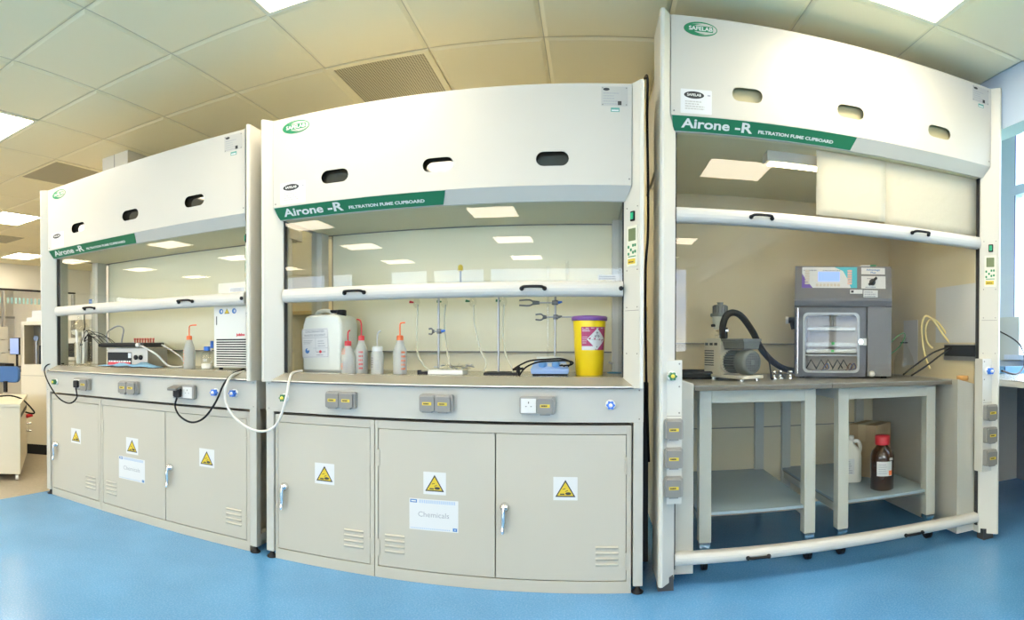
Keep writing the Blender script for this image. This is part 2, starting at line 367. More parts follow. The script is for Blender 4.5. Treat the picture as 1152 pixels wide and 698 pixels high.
# ---------------------------------------------------------------- fume cupboards
HOODLAMP = 14.0
def oval_logo(F, a, b, w, h, g, txt='SAFELAB'):
    m = MB(); m.plate(F, ell(a, b, w/2, h/2, 40), 0, .0012, g)
    m.plate(F, ell(a+w*.035, b, w*.44, h*.40, 40), .0012, .0016, M_white)
    m.plate(F, ell(a-w*.06, b-h*.02, w*.36, h*.37, 40), .0016, .0020, g)
    m.plate(F, ell(a+w*.09, b+h*.0, w*.35, h*.33, 40), .0020, .0024, M_white)
    m.bbox(F, a-w*.37, a+w*.37, b-h*.20, b+h*.20, .0024, .003, h*.05, g)
    m.text(F, txt, a, b-.0005, h*.38, M_ink, .0034, .0006, 1.18, 'CENTER'); return m
def handle(F, a, b, w, parent, name='handle'):
    m = MB(); p = [F(a-w/2, b-.004, 0), F(a-w/2+.004, b, .018), F(a-w/2+.018, b+.003, .028), F(a+w/2-.018, b+.003, .028), F(a+w/2-.004, b, .018), F(a+w/2, b-.004, 0)]
    m.tube(sm(p, 4), .0065, M_black, 8)
    for s_ in (-1, 1): m.cyl(F(a+s_*w/2, b-.004, 0), F(a+s_*w/2, b-.004, .006), .010, M_black, 12)
    return m.build(name, parent)
def screws(m, F, pts, r=.004):
    for a, b in pts: m.plate(F, ell(a, b, r, r, 8), 0, .0015, M_sock)
def tap(parent, F, a, b, col, label, yel=False):
    m = MB(); m.lathe([(.022, 0), (.022, .006), (.012, .010)], mat('tap_ring', (.72, .72, .68), .3), F(a, b), F.n, 20)
    k = []
    for i in range(36): t = 2*pi*i/36; k.append((a+(.0165+.0028*math.cos(6*t))*math.cos(t), b+(.0165+.0028*math.cos(6*t))*math.sin(t)))
    m.plate(F, k, .010, .034, col); m.lathe([(.009, .034), (.008, .040), (0, .041)], M_tapy if yel else M_sockw, F(a, b), F.n, 12)
    return m.build('gas_tap', parent, label=label)
def socket_box(parent, F, a, b, w, h, covers, label=None):
    """covers: list of 'c' closed cover, 'o' open white socket"""
    bx = MB(); bx.bbox(F, a-w/2, a+w/2, b-h/2, b+h/2, 0, .030, .010, M_sockr)
    bx.box  # housing
    so = bx.build('socket_box', parent, .002, label=label)
    n = len(covers); cw = (w-.012)/n
    for i, c in enumerate(covers):
        x0 = a-w/2+.006+i*cw; x1 = x0+cw-.003
        if c == 'c':
            m = MB(); m.bbox(F, x0, x1, b-h/2+.005, b+h/2-.009, .030, .044, .007, M_sock)
            m.fbox(F, x0+.012, x1-.012, b-h/2-.002, b-h/2+.006, .030, .040, M_sock)
            cx = (x0+x1)/2
            m.fbox(F, cx-.021, cx+.021, b-.008, b+.006, .044, .0446, M_ylab)
            m.lines(F, cx-.016, cx+.018, b-.004, b+.004, 1, M_bink, .0449, 5, .8)
            m.tube([F(x0+.006, b+h/2-.008, .034), F(x1-.006, b+h/2-.008, .034)], .0045, M_sockr, 8)
            m.build('socket_cover', so, .002)
        else:
            m = MB(); m.fbox(F, x0+.002, x1-.002, b-h/2+.007, b+h/2-.010, .028, .034, M_sockw)
            cx = (x0+x1)/2
            m.fbox(F, cx-.002, cx+.002, b+.008, b+.016, .034, .0343, M_bink)
            for s_ in (-1, 1): m.fbox(F, cx+s_*.011-.003, cx+s_*.011+.003, b-.006, b-.003, .034, .0343, M_bink)
            m.fbox(F, cx-.022, cx-.016, b+.012, b+.022, .034, .037, M_sockw)
            m.build('socket_outlet', so, .0015)
            if c == 'p':      # lid propped open over a plug
                q = MB(); G = FR(F(cx, b+h/2-.008, .034), F.r, (F.u*-.25+F.n*.97))
                q.bbox(G, -cw/2+.002, cw/2-.002, 0, .055, -.004, .008, .006, M_sock)
                q.fbox(G, -.02, .02, .02, .034, .008, .0085, M_ylab); q.build('socket_cover', so, .002)
    return so
def wing_poly(W, right):
    p = [(0, .016), (.003, .006), (.010, .001), (.018, .002), (.081, .088), (.083, .13), (.035, .14), (.03, .24), (0, .24)]
    if right: p = [(W-a, b) for a, b in p][::-1]
    return p
def prism_z(m, poly, z0, z1, mt, smooth=False):
    F = FR((0, 0, 0), (1, 0, 0), (0, 1, 0)); return m.plate(F, poly, z0, z1, mt, smooth)
def sash_bar(parent, u0, u1, y, z0, z1, name='sash_bar'):
    m = MB(); h = z1-z0; pr = []
    for i in range(9): t = -pi/2+pi*i/8; pr.append((y+.006-.030*math.cos(t)**.7 if abs(math.cos(t)) > 1e-6 else y+.006, (z0+z1)/2+h/2*math.sin(t)))
    pr += [(y+.03, z1), (y+.03, z0)]
    n = len(pr); vs = [(u0, a, b) for a, b in pr]+[(u1, a, b) for a, b in pr]
    m.add(vs, [tuple(range(n)), tuple(range(2*n-1, n-1, -1))]+[(i, n+i, n+(i+1) % n, (i+1) % n) for i in range(n)], M_alub, False)
    return m.build(name, parent, .002)
M_alub = mat('sash_bar_paint', (.54, .52, .47), .35)
M_tan = mat('tan_baffle', (.66, .57, .37), .5)
ZT, ZCT, ZCB, ZSB = 2.212, 2.2076, 1.7734, 1.7137
def cupboard(ux, uy, Wd, dz, kind, label):
    t = thing('fume_cupboard', label, 'fume cupboard', (ux, uy, 0), 0)
    tall = kind == 3
    dep = 1.22 if tall else .66
    zb = .035 if tall else .902
    # wing posts
    for right in (False, True):
        m = MB(); prism_z(m, wing_poly(Wd, right), zb, ZT+dz, M_post)
        if right: postmb = m
        else: m.build('side_post', t, .002)
    # canopy: front plate with hand holes, bottom strip, top, ends
    F = FR((0, .0406, 0)); u0, u1 = .052, Wd-.052
    m = MB(); hz = 1.887+dz
    hs = [caps(c*(Wd/1.7944), hz, .142, .062) for c in (.392, .896, 1.402)]
    m.holed(F, [[(u0, ZCB+dz), (u1, ZCB+dz), (u1, ZCT+dz), (u0, ZCT+dz)]]+hs, -.0018, 0, M_white)
    m.add([(u0, .0406, ZCB+dz), (u1, .0406, ZCB+dz), (u1-.024, .0805, ZSB+dz), (u0+.024, .0805, ZSB+dz)], [(0, 3, 2, 1)], M_white)
    m.add([(u0+.024, .0805, ZSB+dz), (u1-.024, .0805, ZSB+dz), (u1-.024, .092, ZSB+dz), (u0+.024, .092, ZSB+dz)], [(0, 3, 2, 1)], M_white)
    m.box(u0, u1, .0425, dep, ZCT+dz-.004, ZCT+dz, M_white)
    m.box(u0, u1, dep, dep+.004, ZSB+dz, ZCT+dz, M_white)
    for x in (u0, u1-.002): m.box(x, x+.002, .10, dep, ZSB+dz, ZCT+dz-.004, M_white)
    screws(m, FR((0, .0405, 0)), [(.066, 1.79+dz), (Wd-.062, 1.80+dz)])
    cn = m.build('canopy', t)
    G = FR((0, .0406, ZCB+dz), (1, 0, 0), (0, -.0399, .0597))
    L = math.hypot(.0399, .0597)
    m = MB(); m.plate(G, [(.068, -L+.004), (.912 if not tall else .925, -L+.004), (.93 if not tall else .945, -.003), (.058, -.003)], .0006, .002, M_green)
    m.text(G, 'Airone', .105, -L/2+.001, .055, M_ink, .0026, .0014, 1.40); m.text(G, '-R', .345, -L/2+.001, .060, M_ink, .0026, .0016, 1.42)
    m.text(G, 'FILTRATION FUME CUPBOARD', .455, -L/2-.008, .0195, M_ink, .0026, .0008, 1.38)
    m.build('name_strip', cn, label='green strip with white lettering')
    F2 = FR((0, .0402, 0))
    oval_logo(F2, .183, 2.155+dz, .150, .062, M_logog).build('badge', cn)
    m = MB(); m.bbox(F2, .095, .235, 1.782+dz, 1.888+dz, 0, .001, .004, M_paper)
    m.plate(F2, ell(.155, 1.863+dz, .045, .016, 24), .001, .0014, M_bink); m.text(F2, 'SAFELAB', .155, 1.863+dz, .015, M_ink, .0018, .0003, 1.1, 'CENTER')
    m.lines(F2, .115, .21, 1.80+dz, 1.842+dz, 4, M_card, .0013, 3); m.rect(F2, .215, .228, 1.862+dz, 1.868+dz, .0014, M_gink)
    m.build('service_card', cn)
    e = Wd-1.7944; m = MB(); m.fbox(F2, 1.611+e, 1.725+e, 2.111+dz, 2.194+dz, 0, .001, M_card)
    m.plate(F2, ell(1.633+e, 2.182+dz, .014, .006, 16), .001, .0014, M_bink)
    m.lines(F2, 1.62+e, 1.69+e, 2.118+dz, 2.175+dz, 5, M_gink, .0013, 4, .3)
    m.fbox(F2, 1.682+e, 1.698+e, 2.115+dz, 2.132+dz, .001, .0014, M_bink)
    screws(m, F2, [(1.617+e, 2.188+dz), (1.719+e, 2.188+dz), (1.617+e, 2.117+dz), (1.719+e, 2.117+dz)], .003)
    m.fbox(F2, 1.652+e, 1.690+e, 2.086+dz, 2.104+dz, 0, .001, mat('teal_sticker', (.10, .30, .24), .5)); m.fbox(F2, 1.656+e, 1.686+e, 2.089+dz, 2.095+dz, .001, .0013, M_paper)
    m.build('rating_plate', cn)
    # filter housing panel behind the hand holes
    MB().box(.10, Wd-.10, .072, .078, 1.80+dz, 1.98+dz, M_holel if tall else M_hole).build('filter_panel', t)
    # inside: ceiling, baffle, sides
    m = MB(); m.box(.09, Wd-.09, .095, dep, ZSB+dz, ZSB+dz+.01, M_baffle); m.build('inner_ceiling', t)
    m = MB(); yb = dep-.10
    if tall: m.box(.07, Wd-.07, yb, yb+.01, 1.10, ZSB+dz, M_tan).box(.07, Wd-.07, yb+.03, yb+.04, .03, 1.10, M_tan).box(.07, Wd-.07, yb-.004, yb+.03, 1.092, 1.10, M_seam).box(.07, Wd-.07, yb+.026, yb+.03, .55, .556, M_seam).box(.07, Wd-.07, yb+.026, yb+.03, .85, .854, M_seam)
    else:
        m.box(.13, Wd-.085, yb, yb+.01, 1.052, ZSB, M_baffle).box(.09, Wd-.085, yb+.04, yb+.05, .93, 1.052, M_baffle).box(.09, Wd-.085, yb-.001, yb+.04, 1.045, 1.052, M_seam)
        m.box(.09, Wd-.085, yb-.002, yb+.001, ZSB-.006, ZSB, M_seam)
        m.box(.13, .136, yb-.001, yb, 1.052, ZSB, M_seam)
    m.build('baffle', t)
    if tall:
        for x in (.078, Wd-.088):
            xo_ = x-.012 if x < 1 else x+.0105
            MB().box(x, x+.01, .13, yb+.03, .04, ZSB+dz, M_tan).build('side_panel', t)
            MB().box(xo_, xo_+.0115, .13, 1.2, .04, ZCT+dz, M_post).build('outer_panel', t)
    else:
        for x in (.078, Wd-.088):
            MB().box(x, x+.006, .13, .46, .945, ZSB, M_side).build('side_glass', t)
            MB().box(x-.03, x+.03 if x > .5 else x+.035, .46, .55, .9, ZSB+.1, M_post).build('rear_post', t, .002)
    # sash
    s0, s1 = .083, Wd-.083
    if not tall:
        MB().box(s0, s1, .100, .106, 1.30, ZSB+.06, M_pane).build('sash_glass', t)
        sb = sash_bar(t, s0+.002, s1-.002, .092, 1.300, 1.368)
        Fh = FR((0, .064, 0))
        for c in (.483, 1.318): handle(Fh, c, 1.336, .10, sb)
        m = MB(); m.lathe([(.010, 0), (.010, .006), (.006, .009)], M_black, (1.70, .068, 1.333), (0, -1, 0), 14); m.build('lock', sb)
        m = MB(); Fs = FR((0, .099, 0)); m.rect(Fs, 1.60, 1.695, 1.372, 1.395, 0, M_paper); m.lines(Fs, 1.605, 1.695, 1.376, 1.394, 2, M_gink, .0005, 9)
        m.build('glass_sticker', t)
    else:
        MB().box(s0, s1, .112, .118, 1.64, ZSB+dz+.06, M_pane).build('sash_glass', t)
        MB().box(s0, s1, .104, .110, .11, 1.66, M_pane).build('lower_sash_glass', t)
        sb = sash_bar(t, s0+.002, s1-.002, .10, 1.640, 1.708)
        s2 = sash_bar(t, s0+.002, s1-.002, .10, .092, .146, 'lower_sash_bar')
        for c in (.477, 1.329): handle(FR((0, .072, 0)), c, 1.677, .10, sb)
        for c in (.47, 1.304): handle(FR((0, .072, 0)), c, .116, .10, s2)
    for x in (s0-.004, s1-.004):
        MB().box(x, x+.008, .096, .122, zb+.04 if tall else .945, ZSB+dz, M_gap).build('sash_track', t)
    # control panel on the right wing
    a = Vector((Wd-.081, .088, 0)); b = Vector((Wd-.018, .002, 0)); r = (b-a).normalized(); Fc = FR(a, r, (0, 0, 1)); ln = (b-a).length
    m = MB(); m.bbox(Fc, .026, .092, 1.425, 1.60, .0005, .004, .004, mat('control_plate', (.70, .69, .56), .4))
    m.bbox(Fc, .036, .082, 1.535, 1.588, .004, .0055, .003, M_lcd)
    for (bx_, bz) in ((.036, 1.51), (.036, 1.48), (.052, 1.497), (.066, 1.515), (.066, 1.485), (.080, 1.515), (.080, 1.488)):
        m.bbox(Fc, bx_-.005, bx_+.005, bz-.006, bz+.006, .004, .0055, .002, M_logog)
    m.fbox(Fc, .034, .084, 1.466, 1.470, .004, .0045, M_logog)
    m.fbox(Fc, .032, .080, 1.436, 1.458, .004, .005, M_ylab); m.lines(Fc, .038, .078, 1.442, 1.452, 1, M_bink, .0055, 11)
    m.build('control_panel', t); m = MB(); m.bbox(Fc, .048, .074, 1.62, 1.662, .0005, .006, .003, M_black); m.bbox(Fc, .053, .069, 1.627, 1.655, .006, .010, .002, mat('green_rocker', (.02, .45, .22), .3)); m.build('power_switch', t)
    sc = MB(); sc.v, sc.f, sc.m, sc.sm, sc.mats = [], [], [], [], []; screws(sc, Fc, [(.02, 1.68), (.09, 1.68), (.02, 1.41), (.09, 1.41), (.02, 1.25), (.09, 1.25), (.02, 1.05), (.09, 1.05)], .003); sc.fbox(Fc, .01, .1, 1.235, 1.237, 0, .0006, M_seam)
    postmb.v += [v_ for v_ in []]; k0 = len(postmb.v); postmb.add(sc.v, [f_ for f_, q_ in zip(sc.f, sc.m) if sc.mats[q_] is M_sock], M_sock); postmb.add(sc.v, [f_ for f_, q_ in zip(sc.f, sc.m) if sc.mats[q_] is M_seam], M_seam); postmb.build('side_post', t)
    if not tall:
        # worktop with sloping front sill
        m = MB(); n0, n1 = .040, Wd-.040; i0, i1 = .084, Wd-.084
        vs = [(n0, .034, .909), (n1, .034, .909), (i1, .092, .942), (i0, .092, .942), (i1, .10, .945), (i0, .10, .945), (i1, .60, .945), (i0, .60, .945), (n0, .034, .903), (n1, .034, .903)]
        m.add(vs, [(0, 1, 2, 3), (3, 2, 4, 5), (5, 4, 6, 7), (8, 9, 1, 0)], M_steel)
        m.add([(n0, .034, .903), (n1, .034, .903), (i1, .6, .903), (i0, .6, .903), (i0, .10, .944), (i1, .10, .944), (i1, .6, .944), (i0, .6, .944)], [(0, 3, 2, 1)], M_steel)
        m.box(n0, n1, .036, .058, .8985, .903, M_gap)
        m.build('worktop', t, label='stainless steel worktop with sloping sill')
        # underframe
        m = MB(); m.box(-.004, Wd+.004, .057, .063, .75, .902, M_grey); m.box(-.004, .0, .063, .62, .75, .902, M_grey); m.box(Wd, Wd+.004, .063, .62, .75, .902, M_grey)
        m.box(0, Wd, .6, .62, .75, .902, M_grey).box(0, .04, .1, .6, .05, .09, M_grey).box(Wd-.04, Wd, .1, .6, .05, .09, M_grey)
        screws(m, FR((0, .057, 0)), [(.014, .89), (.014, .765), (Wd-.014, .89), (Wd-.014, .765)], .0035)
        m.build('service_fascia', t, .0015)
        for x in (-.003, Wd-.039):
            for y in (.058, .575):
                lg = MB().box(x, x+.042, y, y+.042, .035, .75, M_grey).build('leg', t, .0015)
                MB().lathe([(.026, 0), (.027, .006), (.012, .016), (.009, .036)], M_black, (x+.021, y+.021, 0)).build('foot', lg)
        FF = FR((0, .057, 0))
        if kind == 2:
            socket_box(t, FF, .425, .826, .155, .078, 'cc'); socket_box(t, FF, .890, .826, .155, .078, 'cc'); socket_box(t, FF, 1.340, .826, .155, .078, 'oc')
            tap(t, FF, .110, .822, M_tapg, 'green gas tap', True); tap(t, FF, 1.655, .828, M_blue, 'blue water tap')
        else:
            socket_box(t, FF, .430, .826, .155, .078, 'oc'); socket_box(t, FF, .880, .826, .155, .078, 'cc'); socket_box(t, FF, 1.325, .822, .155, .078, 'po')
            tap(t, FF, .119, .826, M_tapg, 'green gas tap', True); tap(t, FF, 1.539, .829, M_blue, 'blue water tap'); tap(t, FF, 1.663, .830, M_blue, 'blue water tap')
    else:
        # service columns with sockets, floor feet, inner ducts
        for right in (False, True):
            c0 = Wd-.105 if right else .022
            m = MB(); m.box(c0, c0+.083, .030, .10, .39, 1.02, M_post); Fp = FR((0, .030, 0))
            m.fbox(Fp, c0+.004, c0+.079, .775, .777, 0, .0006, M_seam)
            screws(m, Fp, [(c0+x, z) for x in (.012, .071) for z in (1.005, .905, .79)], .004)
            m.build('service_column', t, .003)
            for z in (.722, .596, .470): socket_box(t, Fp, c0+.044, z, .080, .088, 'c')
            tap(t, Fp, c0+.038, .952, M_blue if right else M_tapg, 'blue gas tap' if right else 'green gas tap', not right)
            m = MB(); x0 = .085 if not right else Wd-.205; x1 = .175 if not right else Wd-.088
            zt_ = .94 if not right else .905; yd = .50 if not right else 1.14
            m.add([(x0, .125, .04), (x1, .125, .04), (x1, .125, zt_-.03), (x0, .125, zt_), (x0, yd, .04), (x1, yd, .04), (x1, yd, zt_-.03), (x0, yd, zt_)],
                  [(0, 1, 2, 3), (7, 6, 5, 4), (3, 2, 6, 7), (0, 3, 7, 4), (1, 5, 6, 2), (0, 4, 5, 1)], M_white)
            m.build('inner_duct', t, .003)
            m = MB(); x = .004 if not right else Wd-.074; m.box(x, x+.07, .05, .11, 0, .06, M_floor_d); m.build('foot', t)
        m = MB(); m.box(.55, 1.45, .22, .30, ZSB+dz-.05, ZSB+dz, M_white); lf = m.build('light_fitting', t)
        MB().box(.57, 1.43, .235, .285, ZSB+dz-.056, ZSB+dz-.05, mat('hood_lamp', (1, .86, .58), .5, emit=HOODLAMP)).build('lamp_tube', lf)
    return t
U1, U2, U3x = (-3.4365, 0.), (-1.5696, -.009), (.2934, .02)
cup1 = cupboard(*U1, 1.7944, 0, 1, 'leftmost white fume cupboard, bench height, chiller and orange-capped bottle inside')
cup2 = cupboard(*U2, 1.7944, 0, 2, 'middle white fume cupboard, bench height, jerrycan and yellow bin on its worktop')
cup3 = cupboard(*U3x, 1.8237, .3246, 3, 'tall right-hand walk-in fume cupboard with glass sash down to the floor')
# ---------------------------------------------------------------- under-bench cabinets
def louvre(m, F, a0, a1, b0, b1):
    h = (b1-b0)/4
    for i in range(4):
        z = b0+i*h
        vs = [F(a0, z+h*.25, 0), F(a1, z+h*.25, 0), F(a1, z+h*.62, .006), F(a0, z+h*.62, .006), F(a1, z+h*.82, 0), F(a0, z+h*.82, 0)]
        m.add(vs, [(0, 1, 2, 3), (3, 2, 4, 5), (0, 3, 5), (1, 4, 2)], M_door)
def warn(F, a0, a1, b0, b1, parent):
    m = MB(); m.rect(F, a0, a1, b0, b1, .0004, M_paper); cx = (a0+a1)/2; w = (a1-a0)*.42; bb = b0+(b1-b0)*.14; hh = (b1-b0)*.74
    m.flat(F, [(cx-w, bb), (cx+w, bb), (cx, bb+hh)], .0008, M_bink)
    m.flat(F, [(cx-w*.80, bb+hh*.075), (cx+w*.80, bb+hh*.075), (cx, bb+hh*.86)], .0011, M_yel)
    # pictogram: dripping tubes over hand and slab
    m.flat(F, [(cx-w*.55, bb+hh*.12), (cx-w*.08, bb+hh*.12), (cx-w*.08, bb+hh*.20), (cx-w*.5, bb+hh*.20)], .0014, M_bink)
    m.flat(F, ell(cx+w*.28, bb+hh*.20, w*.30, hh*.085, 14), .0014, M_bink)
    m.flat(F, [(cx-w*.30, bb+hh*.42), (cx+w*.02, bb+hh*.47), (cx+w*.02, bb+hh*.51), (cx-w*.28, bb+hh*.46)], .0014, M_bink)
    m.flat(F, [(cx-w*.02, bb+hh*.30), (cx+w*.24, bb+hh*.36), (cx+w*.24, bb+hh*.40), (cx-w*.02, bb+hh*.34)], .0014, M_bink)
    return m.build('warning_sign', parent)
def lock_handle(F, a, b, parent):
    m = MB(); m.lathe([(.021, 0), (.021, .008), (.016, .014), (.013, .03), (0, .031)], M_chrome, F(a, b), F.n, 20)
    m.tube(sm([F(a, b+.004, .026), F(a-.002, b-.03, .030), F(a-.004, b-.075, .026), F(a-.006, b-.112, .034)], 4), [.010]*4+[.0105]*4+[.009]*4+[.006], M_chrome, 8)
    return m.build('handle', parent, label='chrome locking handle')
def cabinet(ux, uy, u0, u1, doors, label, labs):
    t = thing('storage_cabinet', label, 'cabinet', (ux+(u0+u1)/2, uy+.0706, 0)); c = (u0+u1)/2
    F = FR((-c, 0, 0)); T = .735
    m = MB(); m.fbox(F, u0+.001, u1-.001, 0, .052, -.50, 0, M_door).fbox(F, u0+.001, u1-.001, .052, T, -.50, -.03, M_door)
    m.fbox(F, u0+.001, u0+.017, .052, T, -.03, 0, M_door).fbox(F, u1-.021, u1-.001, .052, T, -.03, 0, M_door).fbox(F, u0+.017, u1-.021, .697, T, -.03, 0, M_door)
    m.fbox(F, u0+.017, u1-.021, .052, .697, -.03, -.028, M_gap)
    m.build('body', t, .0015)
    for i, (a0, a1, side, px) in enumerate(doors):
        d = MB(); d.fbox(F, a0+.0025, a1-.0025, .056, .6945, -.022, -.001, M_door)
        G = FR((-c, .001, 0)); lv = {'r': (a1-.135, a1-.035), 'l': (a0+.033, a0+.13)}[side]
        louvre(d, G, lv[0], lv[1], .112, .212)
        do = d.build('door', t, .0012)
        w0 = {'single': .268, 'left': .820, 'right': 1.407}[px]
        warn(G, w0, w0+.106, .408, .510, do)
        if px == 'left':
            p = MB(); p.rect(G, .753, .983, .243, .385, .0006, M_paper)
            p.rect(G, .757, .79, .366, .381, .001, M_blueink); p.rect(G, .762, .785, .371, .376, .0013, M_ink)
            for q in range(22): p.rect(G, .80+q*.0078, .80+q*.0078+.0042, .366, .381, .001, mat('pale_blue_ink', (.30, .42, .60), .5))
            for q in range(24): p.rect(G, .76+q*.0078, .76+q*.0078+.004, .248, .253, .001, MATS['pale_blue_ink'])
            p.rect(G, .958, .978, .247, .262, .001, M_blueink)
            p.rect(G, .965, .971, .2525, .2565, .0013, M_ink)
            p.text(G, 'Chemicals', .868, .314, .034, M_gink, .0012, 0, 1.05, 'CENTER'); p.build('paper_sign', do)
        if px in ('single', 'right'): lock_handle(G, a0+.042, .372, do)
        hx = {'single': a1-.004, 'left': a0+.004, 'right': a1-.004}[px]
        for z in (.14, .56): MB().fbox(G, hx-.005, hx+.005, z-.038, z+.038, -.004, .004, M_door).build('hinge', do, .001)
    return t
for (ux, uy), nm in ((U1, 'left'), (U2, 'middle')):
    cabinet(ux, uy, .041, .5815, [(.057, .5605, 'r', 'single')], 'grey single-door steel cabinet under the %s fume cupboard' % nm, None)
    cabinet(ux, uy, .5825, 1.748, [(.600, 1.151, 'l', 'left'), (1.151, 1.727, 'r', 'right')], 'grey double-door steel cabinet marked Chemicals under the %s fume cupboard' % nm, None)
# ---------------------------------------------------------------- things on the middle worktop
ZW = .945
def bottle_wash(x, y, z, r, hb, capc, sp, label, neck=.014, marks=None, wide=False, rz=0., group='squeeze wash bottles'):
    """sp: spout points in (across, up) from the cap top"""
    t = thing('wash_bottle', label, 'wash bottle', (x, y, z), rz, group)
    sh = [(r*.92, 0), (r, .006), (r, hb*.62), (r*.95, hb*.70), (r*.62, hb*.88), (r*.42, hb)] if not wide else [(r*.95, 0), (r, .006), (r, hb*.86), (r*.85, hb*.96), (r*.75, hb)]
    MB().lathe(sh, M_poly).build('bottle_body', t)
    cr_ = r*.48 if not wide else r*.82
    cap = MB().lathe([(cr_, hb-.002), (cr_*1.02, hb+.016), (cr_*.9, hb+.022), (.004, hb+.023)], capc); cap.build('cap', t)
    MB().tube(sm([(a, 0, hb+.02+b) for a, b in sp], 5), [.0045]*(len(sp)*5-6)+[.0022]*2 if False else .0038, capc, 8).build('spout', t)
    if marks:
        m = MB()
        for (a0, b0, b1, c, sd) in marks:
            for i in range(3):
                F = FR((0, 0, 0), (math.cos(a0+i*.22), math.sin(a0+i*.22), 0), (0, 0, 1)); m.lines(F, -r*.11, r*.11, b0, b1, 5, c, r+.0006, sd+i, .45)
        m.build('printed_label', t)
    return t
c2 = lambda px, Y: P(px, 400, Y).x
t1 = bottle_wash(c2(391.5, .20), .20, ZW, .036, .138, M_red, [(0, 0), (0, .03), (.003, .05), (.012, .055)], 'short clear wash bottle with red cap in front of the jerrycan',
    marks=[(-.5, .095, .125, M_org, 3), (-.2, .02, .06, M_gink, 5), (-.9, .02, .05, M_org, 7)])
t2 = bottle_wash(c2(406.5, .235), .235, ZW, .033, .165, M_red, [(0, 0), (0, .055), (-.006, .078), (-.024, .085)], 'taller red-capped wash bottle with spout bent left',
    marks=[(0.1, .02, .12, M_red, 3)])
t3 = bottle_wash(c2(424.5, .20), .20, ZW, .031, .112, M_sockw, [(0, 0), (.0, .05), (.004, .068), (.018, .078)], 'small wash bottle with white cap and long white spout', wide=True,
    marks=[(-.9, .03, .085, M_bink, 4), (.1, .02, .07, M_gink, 8)])
t4 = bottle_wash(c2(450, .22), .22, ZW, .034, .165, M_org, [(0, 0), (0, .05), (.006, .062), (.026, .064)], 'wash bottle with orange cap right of the white-capped one',
    marks=[(.6, .02, .12, M_org, 6)])
# jerrycan
t = thing('jerrycan', 'translucent waste solvent jerrycan with black cap and white label', 'jerrycan', (c2(373.5, .36), .34, ZW), -.10)
F = FR((0, -.085, 0)); m = MB()
prof = [(-.115, 0), (.115, 0), (.12, .01), (.12, .255), (.105, .29), (.07, .30), (-.07, .30), (-.105, .29), (-.12, .255), (-.12, .01)]
def loft(m, secs, mt):
    n = len(secs[0]); k = len(m.v); vs = [p for s_ in secs for p in s_]
    fs = [(i*n+j, i*n+(j+1) % n, (i+1)*n+(j+1) % n, (i+1)*n+j) for i in range(len(secs)-1) for j in range(n)]
    m.add(vs, fs, mt, True); m.add(secs[0], [tuple(range(n-1, -1, -1))], mt); m.add(secs[-1], [tuple(range(n))], mt)
def sec(s_, y): return [(a*s_, y, .15+(b-.15)*(1-(1-s_)*.9)) for a, b in prof]
loft(m, [sec(.9, -.09), sec(.97, -.086), sec(1, -.075), sec(1, .075), sec(.97, .086), sec(.9, .09)], mat('jerrycan_plastic', (.72, .74, .66), .3, alpha=.88)); m.build('body', t)
m = MB(); m.lathe([(.022, .292), (.026, .296), (.026, .322), (.020, .326), (0, .326)], M_black, (.07, 0, 0)); m.fbox(FR((.05, 0, .318)), -.045, .03, -.008, .008, -.01, .01, M_black); m.build('cap', t)
m = MB(); m.tube(sm([(-.09, 0, .285), (-.075, 0, .318), (-.01, 0, .322), (.025, 0, .298)], 4), .011, mat('jerrycan_plastic', (0, 0, 0)), 8); m.build('handle', t)
G = FR((-.118, -.0925, .070), (1, 0, .03), (-.03, 0, 1)); m = MB(); m.rect(G, 0, .165, 0, .155, 0, M_paper)
for (a0, a1, b0, b1) in ((.004, .161, .105, .107), (.004, .161, .149, .151), (.004, .0055, .004, .151), (.1595, .161, .004, .151), (.004, .161, .004, .0055), (.085, .0865, .03, .105), (.07, .161, .05, .0515)): m.rect(G, a0, a1, b0, b1, .0006, M_gink)
m.text(G, 'CHLORINATED', .082, .138, .0155, M_gink, .0008, .0004, 1.1, 'CENTER'); m.text(G, 'WASTE SOLVENT', .082, .118, .0155, M_gink, .0008, .0004, 1.1, 'CENTER')
m.lines(G, .01, .08, .075, .098, 3, M_gink, .0008, 2, .35); m.lines(G, .10, .155, .06, .098, 3, M_gink, .0008, 12, .3); m.lines(G, .09, .155, .012, .045, 2, M_gink, .0008, 22, .3)
m.plate(G, ell(.033, .038, .013, .014, 16), 0, .0009, M_blueink); m.flat(G, ell(.038, .045, .007, .006, 12), .0012, M_paper); m.flat(G, ell(.115, .032, .008, .008, 14), .0012, M_red)
m.build('label', t)
# magnetic stirrer hotplate, cable loops and retort stand
hx = (P(597, 400, .26).x+P(640, 400, .26).x)/2
M_hot = mat('stirrer_blue', (.30, .44, .72), .35)
t = thing('magnetic_stirrer', 'blue magnetic stirrer with two blue knobs, between retort stand and yellow bin', 'stirrer', (hx, .28, ZW), .06)
m = MB(); vs = [(-.085, -.10, .008), (.085, -.10, .008), (.085, .10, .008), (-.085, .10, .008), (-.088, -.105, .03), (.088, -.105, .03), (.072, -.05, .066), (-.072, -.05, .066), (.07, .09, .072), (-.07, .09, .072), (.085, .10, .03), (-.085, .10, .03)]
m.add(vs, [(0, 1, 5, 4), (4, 5, 6, 7), (7, 6, 8, 9), (9, 8, 10, 11), (11, 10, 2, 3), (1, 2, 10, 5), (5, 10, 8, 6), (3, 0, 4, 11), (11, 4, 7, 9), (3, 2, 1, 0)], M_hot)
m.box(-.08, .08, -.095, .09, .0, .008, M_black); m.build('body', t, .003)
K = FR((0, -.0775, .048), (1, 0, 0), (0, .055, .036))
for kx in (-.033, .028): MB().lathe([(.019, 0), (.017, .014), (0, .015)], mat('knob_blue', (.12, .30, .62), .4), K(kx, 0), K.n, 16).build('knob', t)
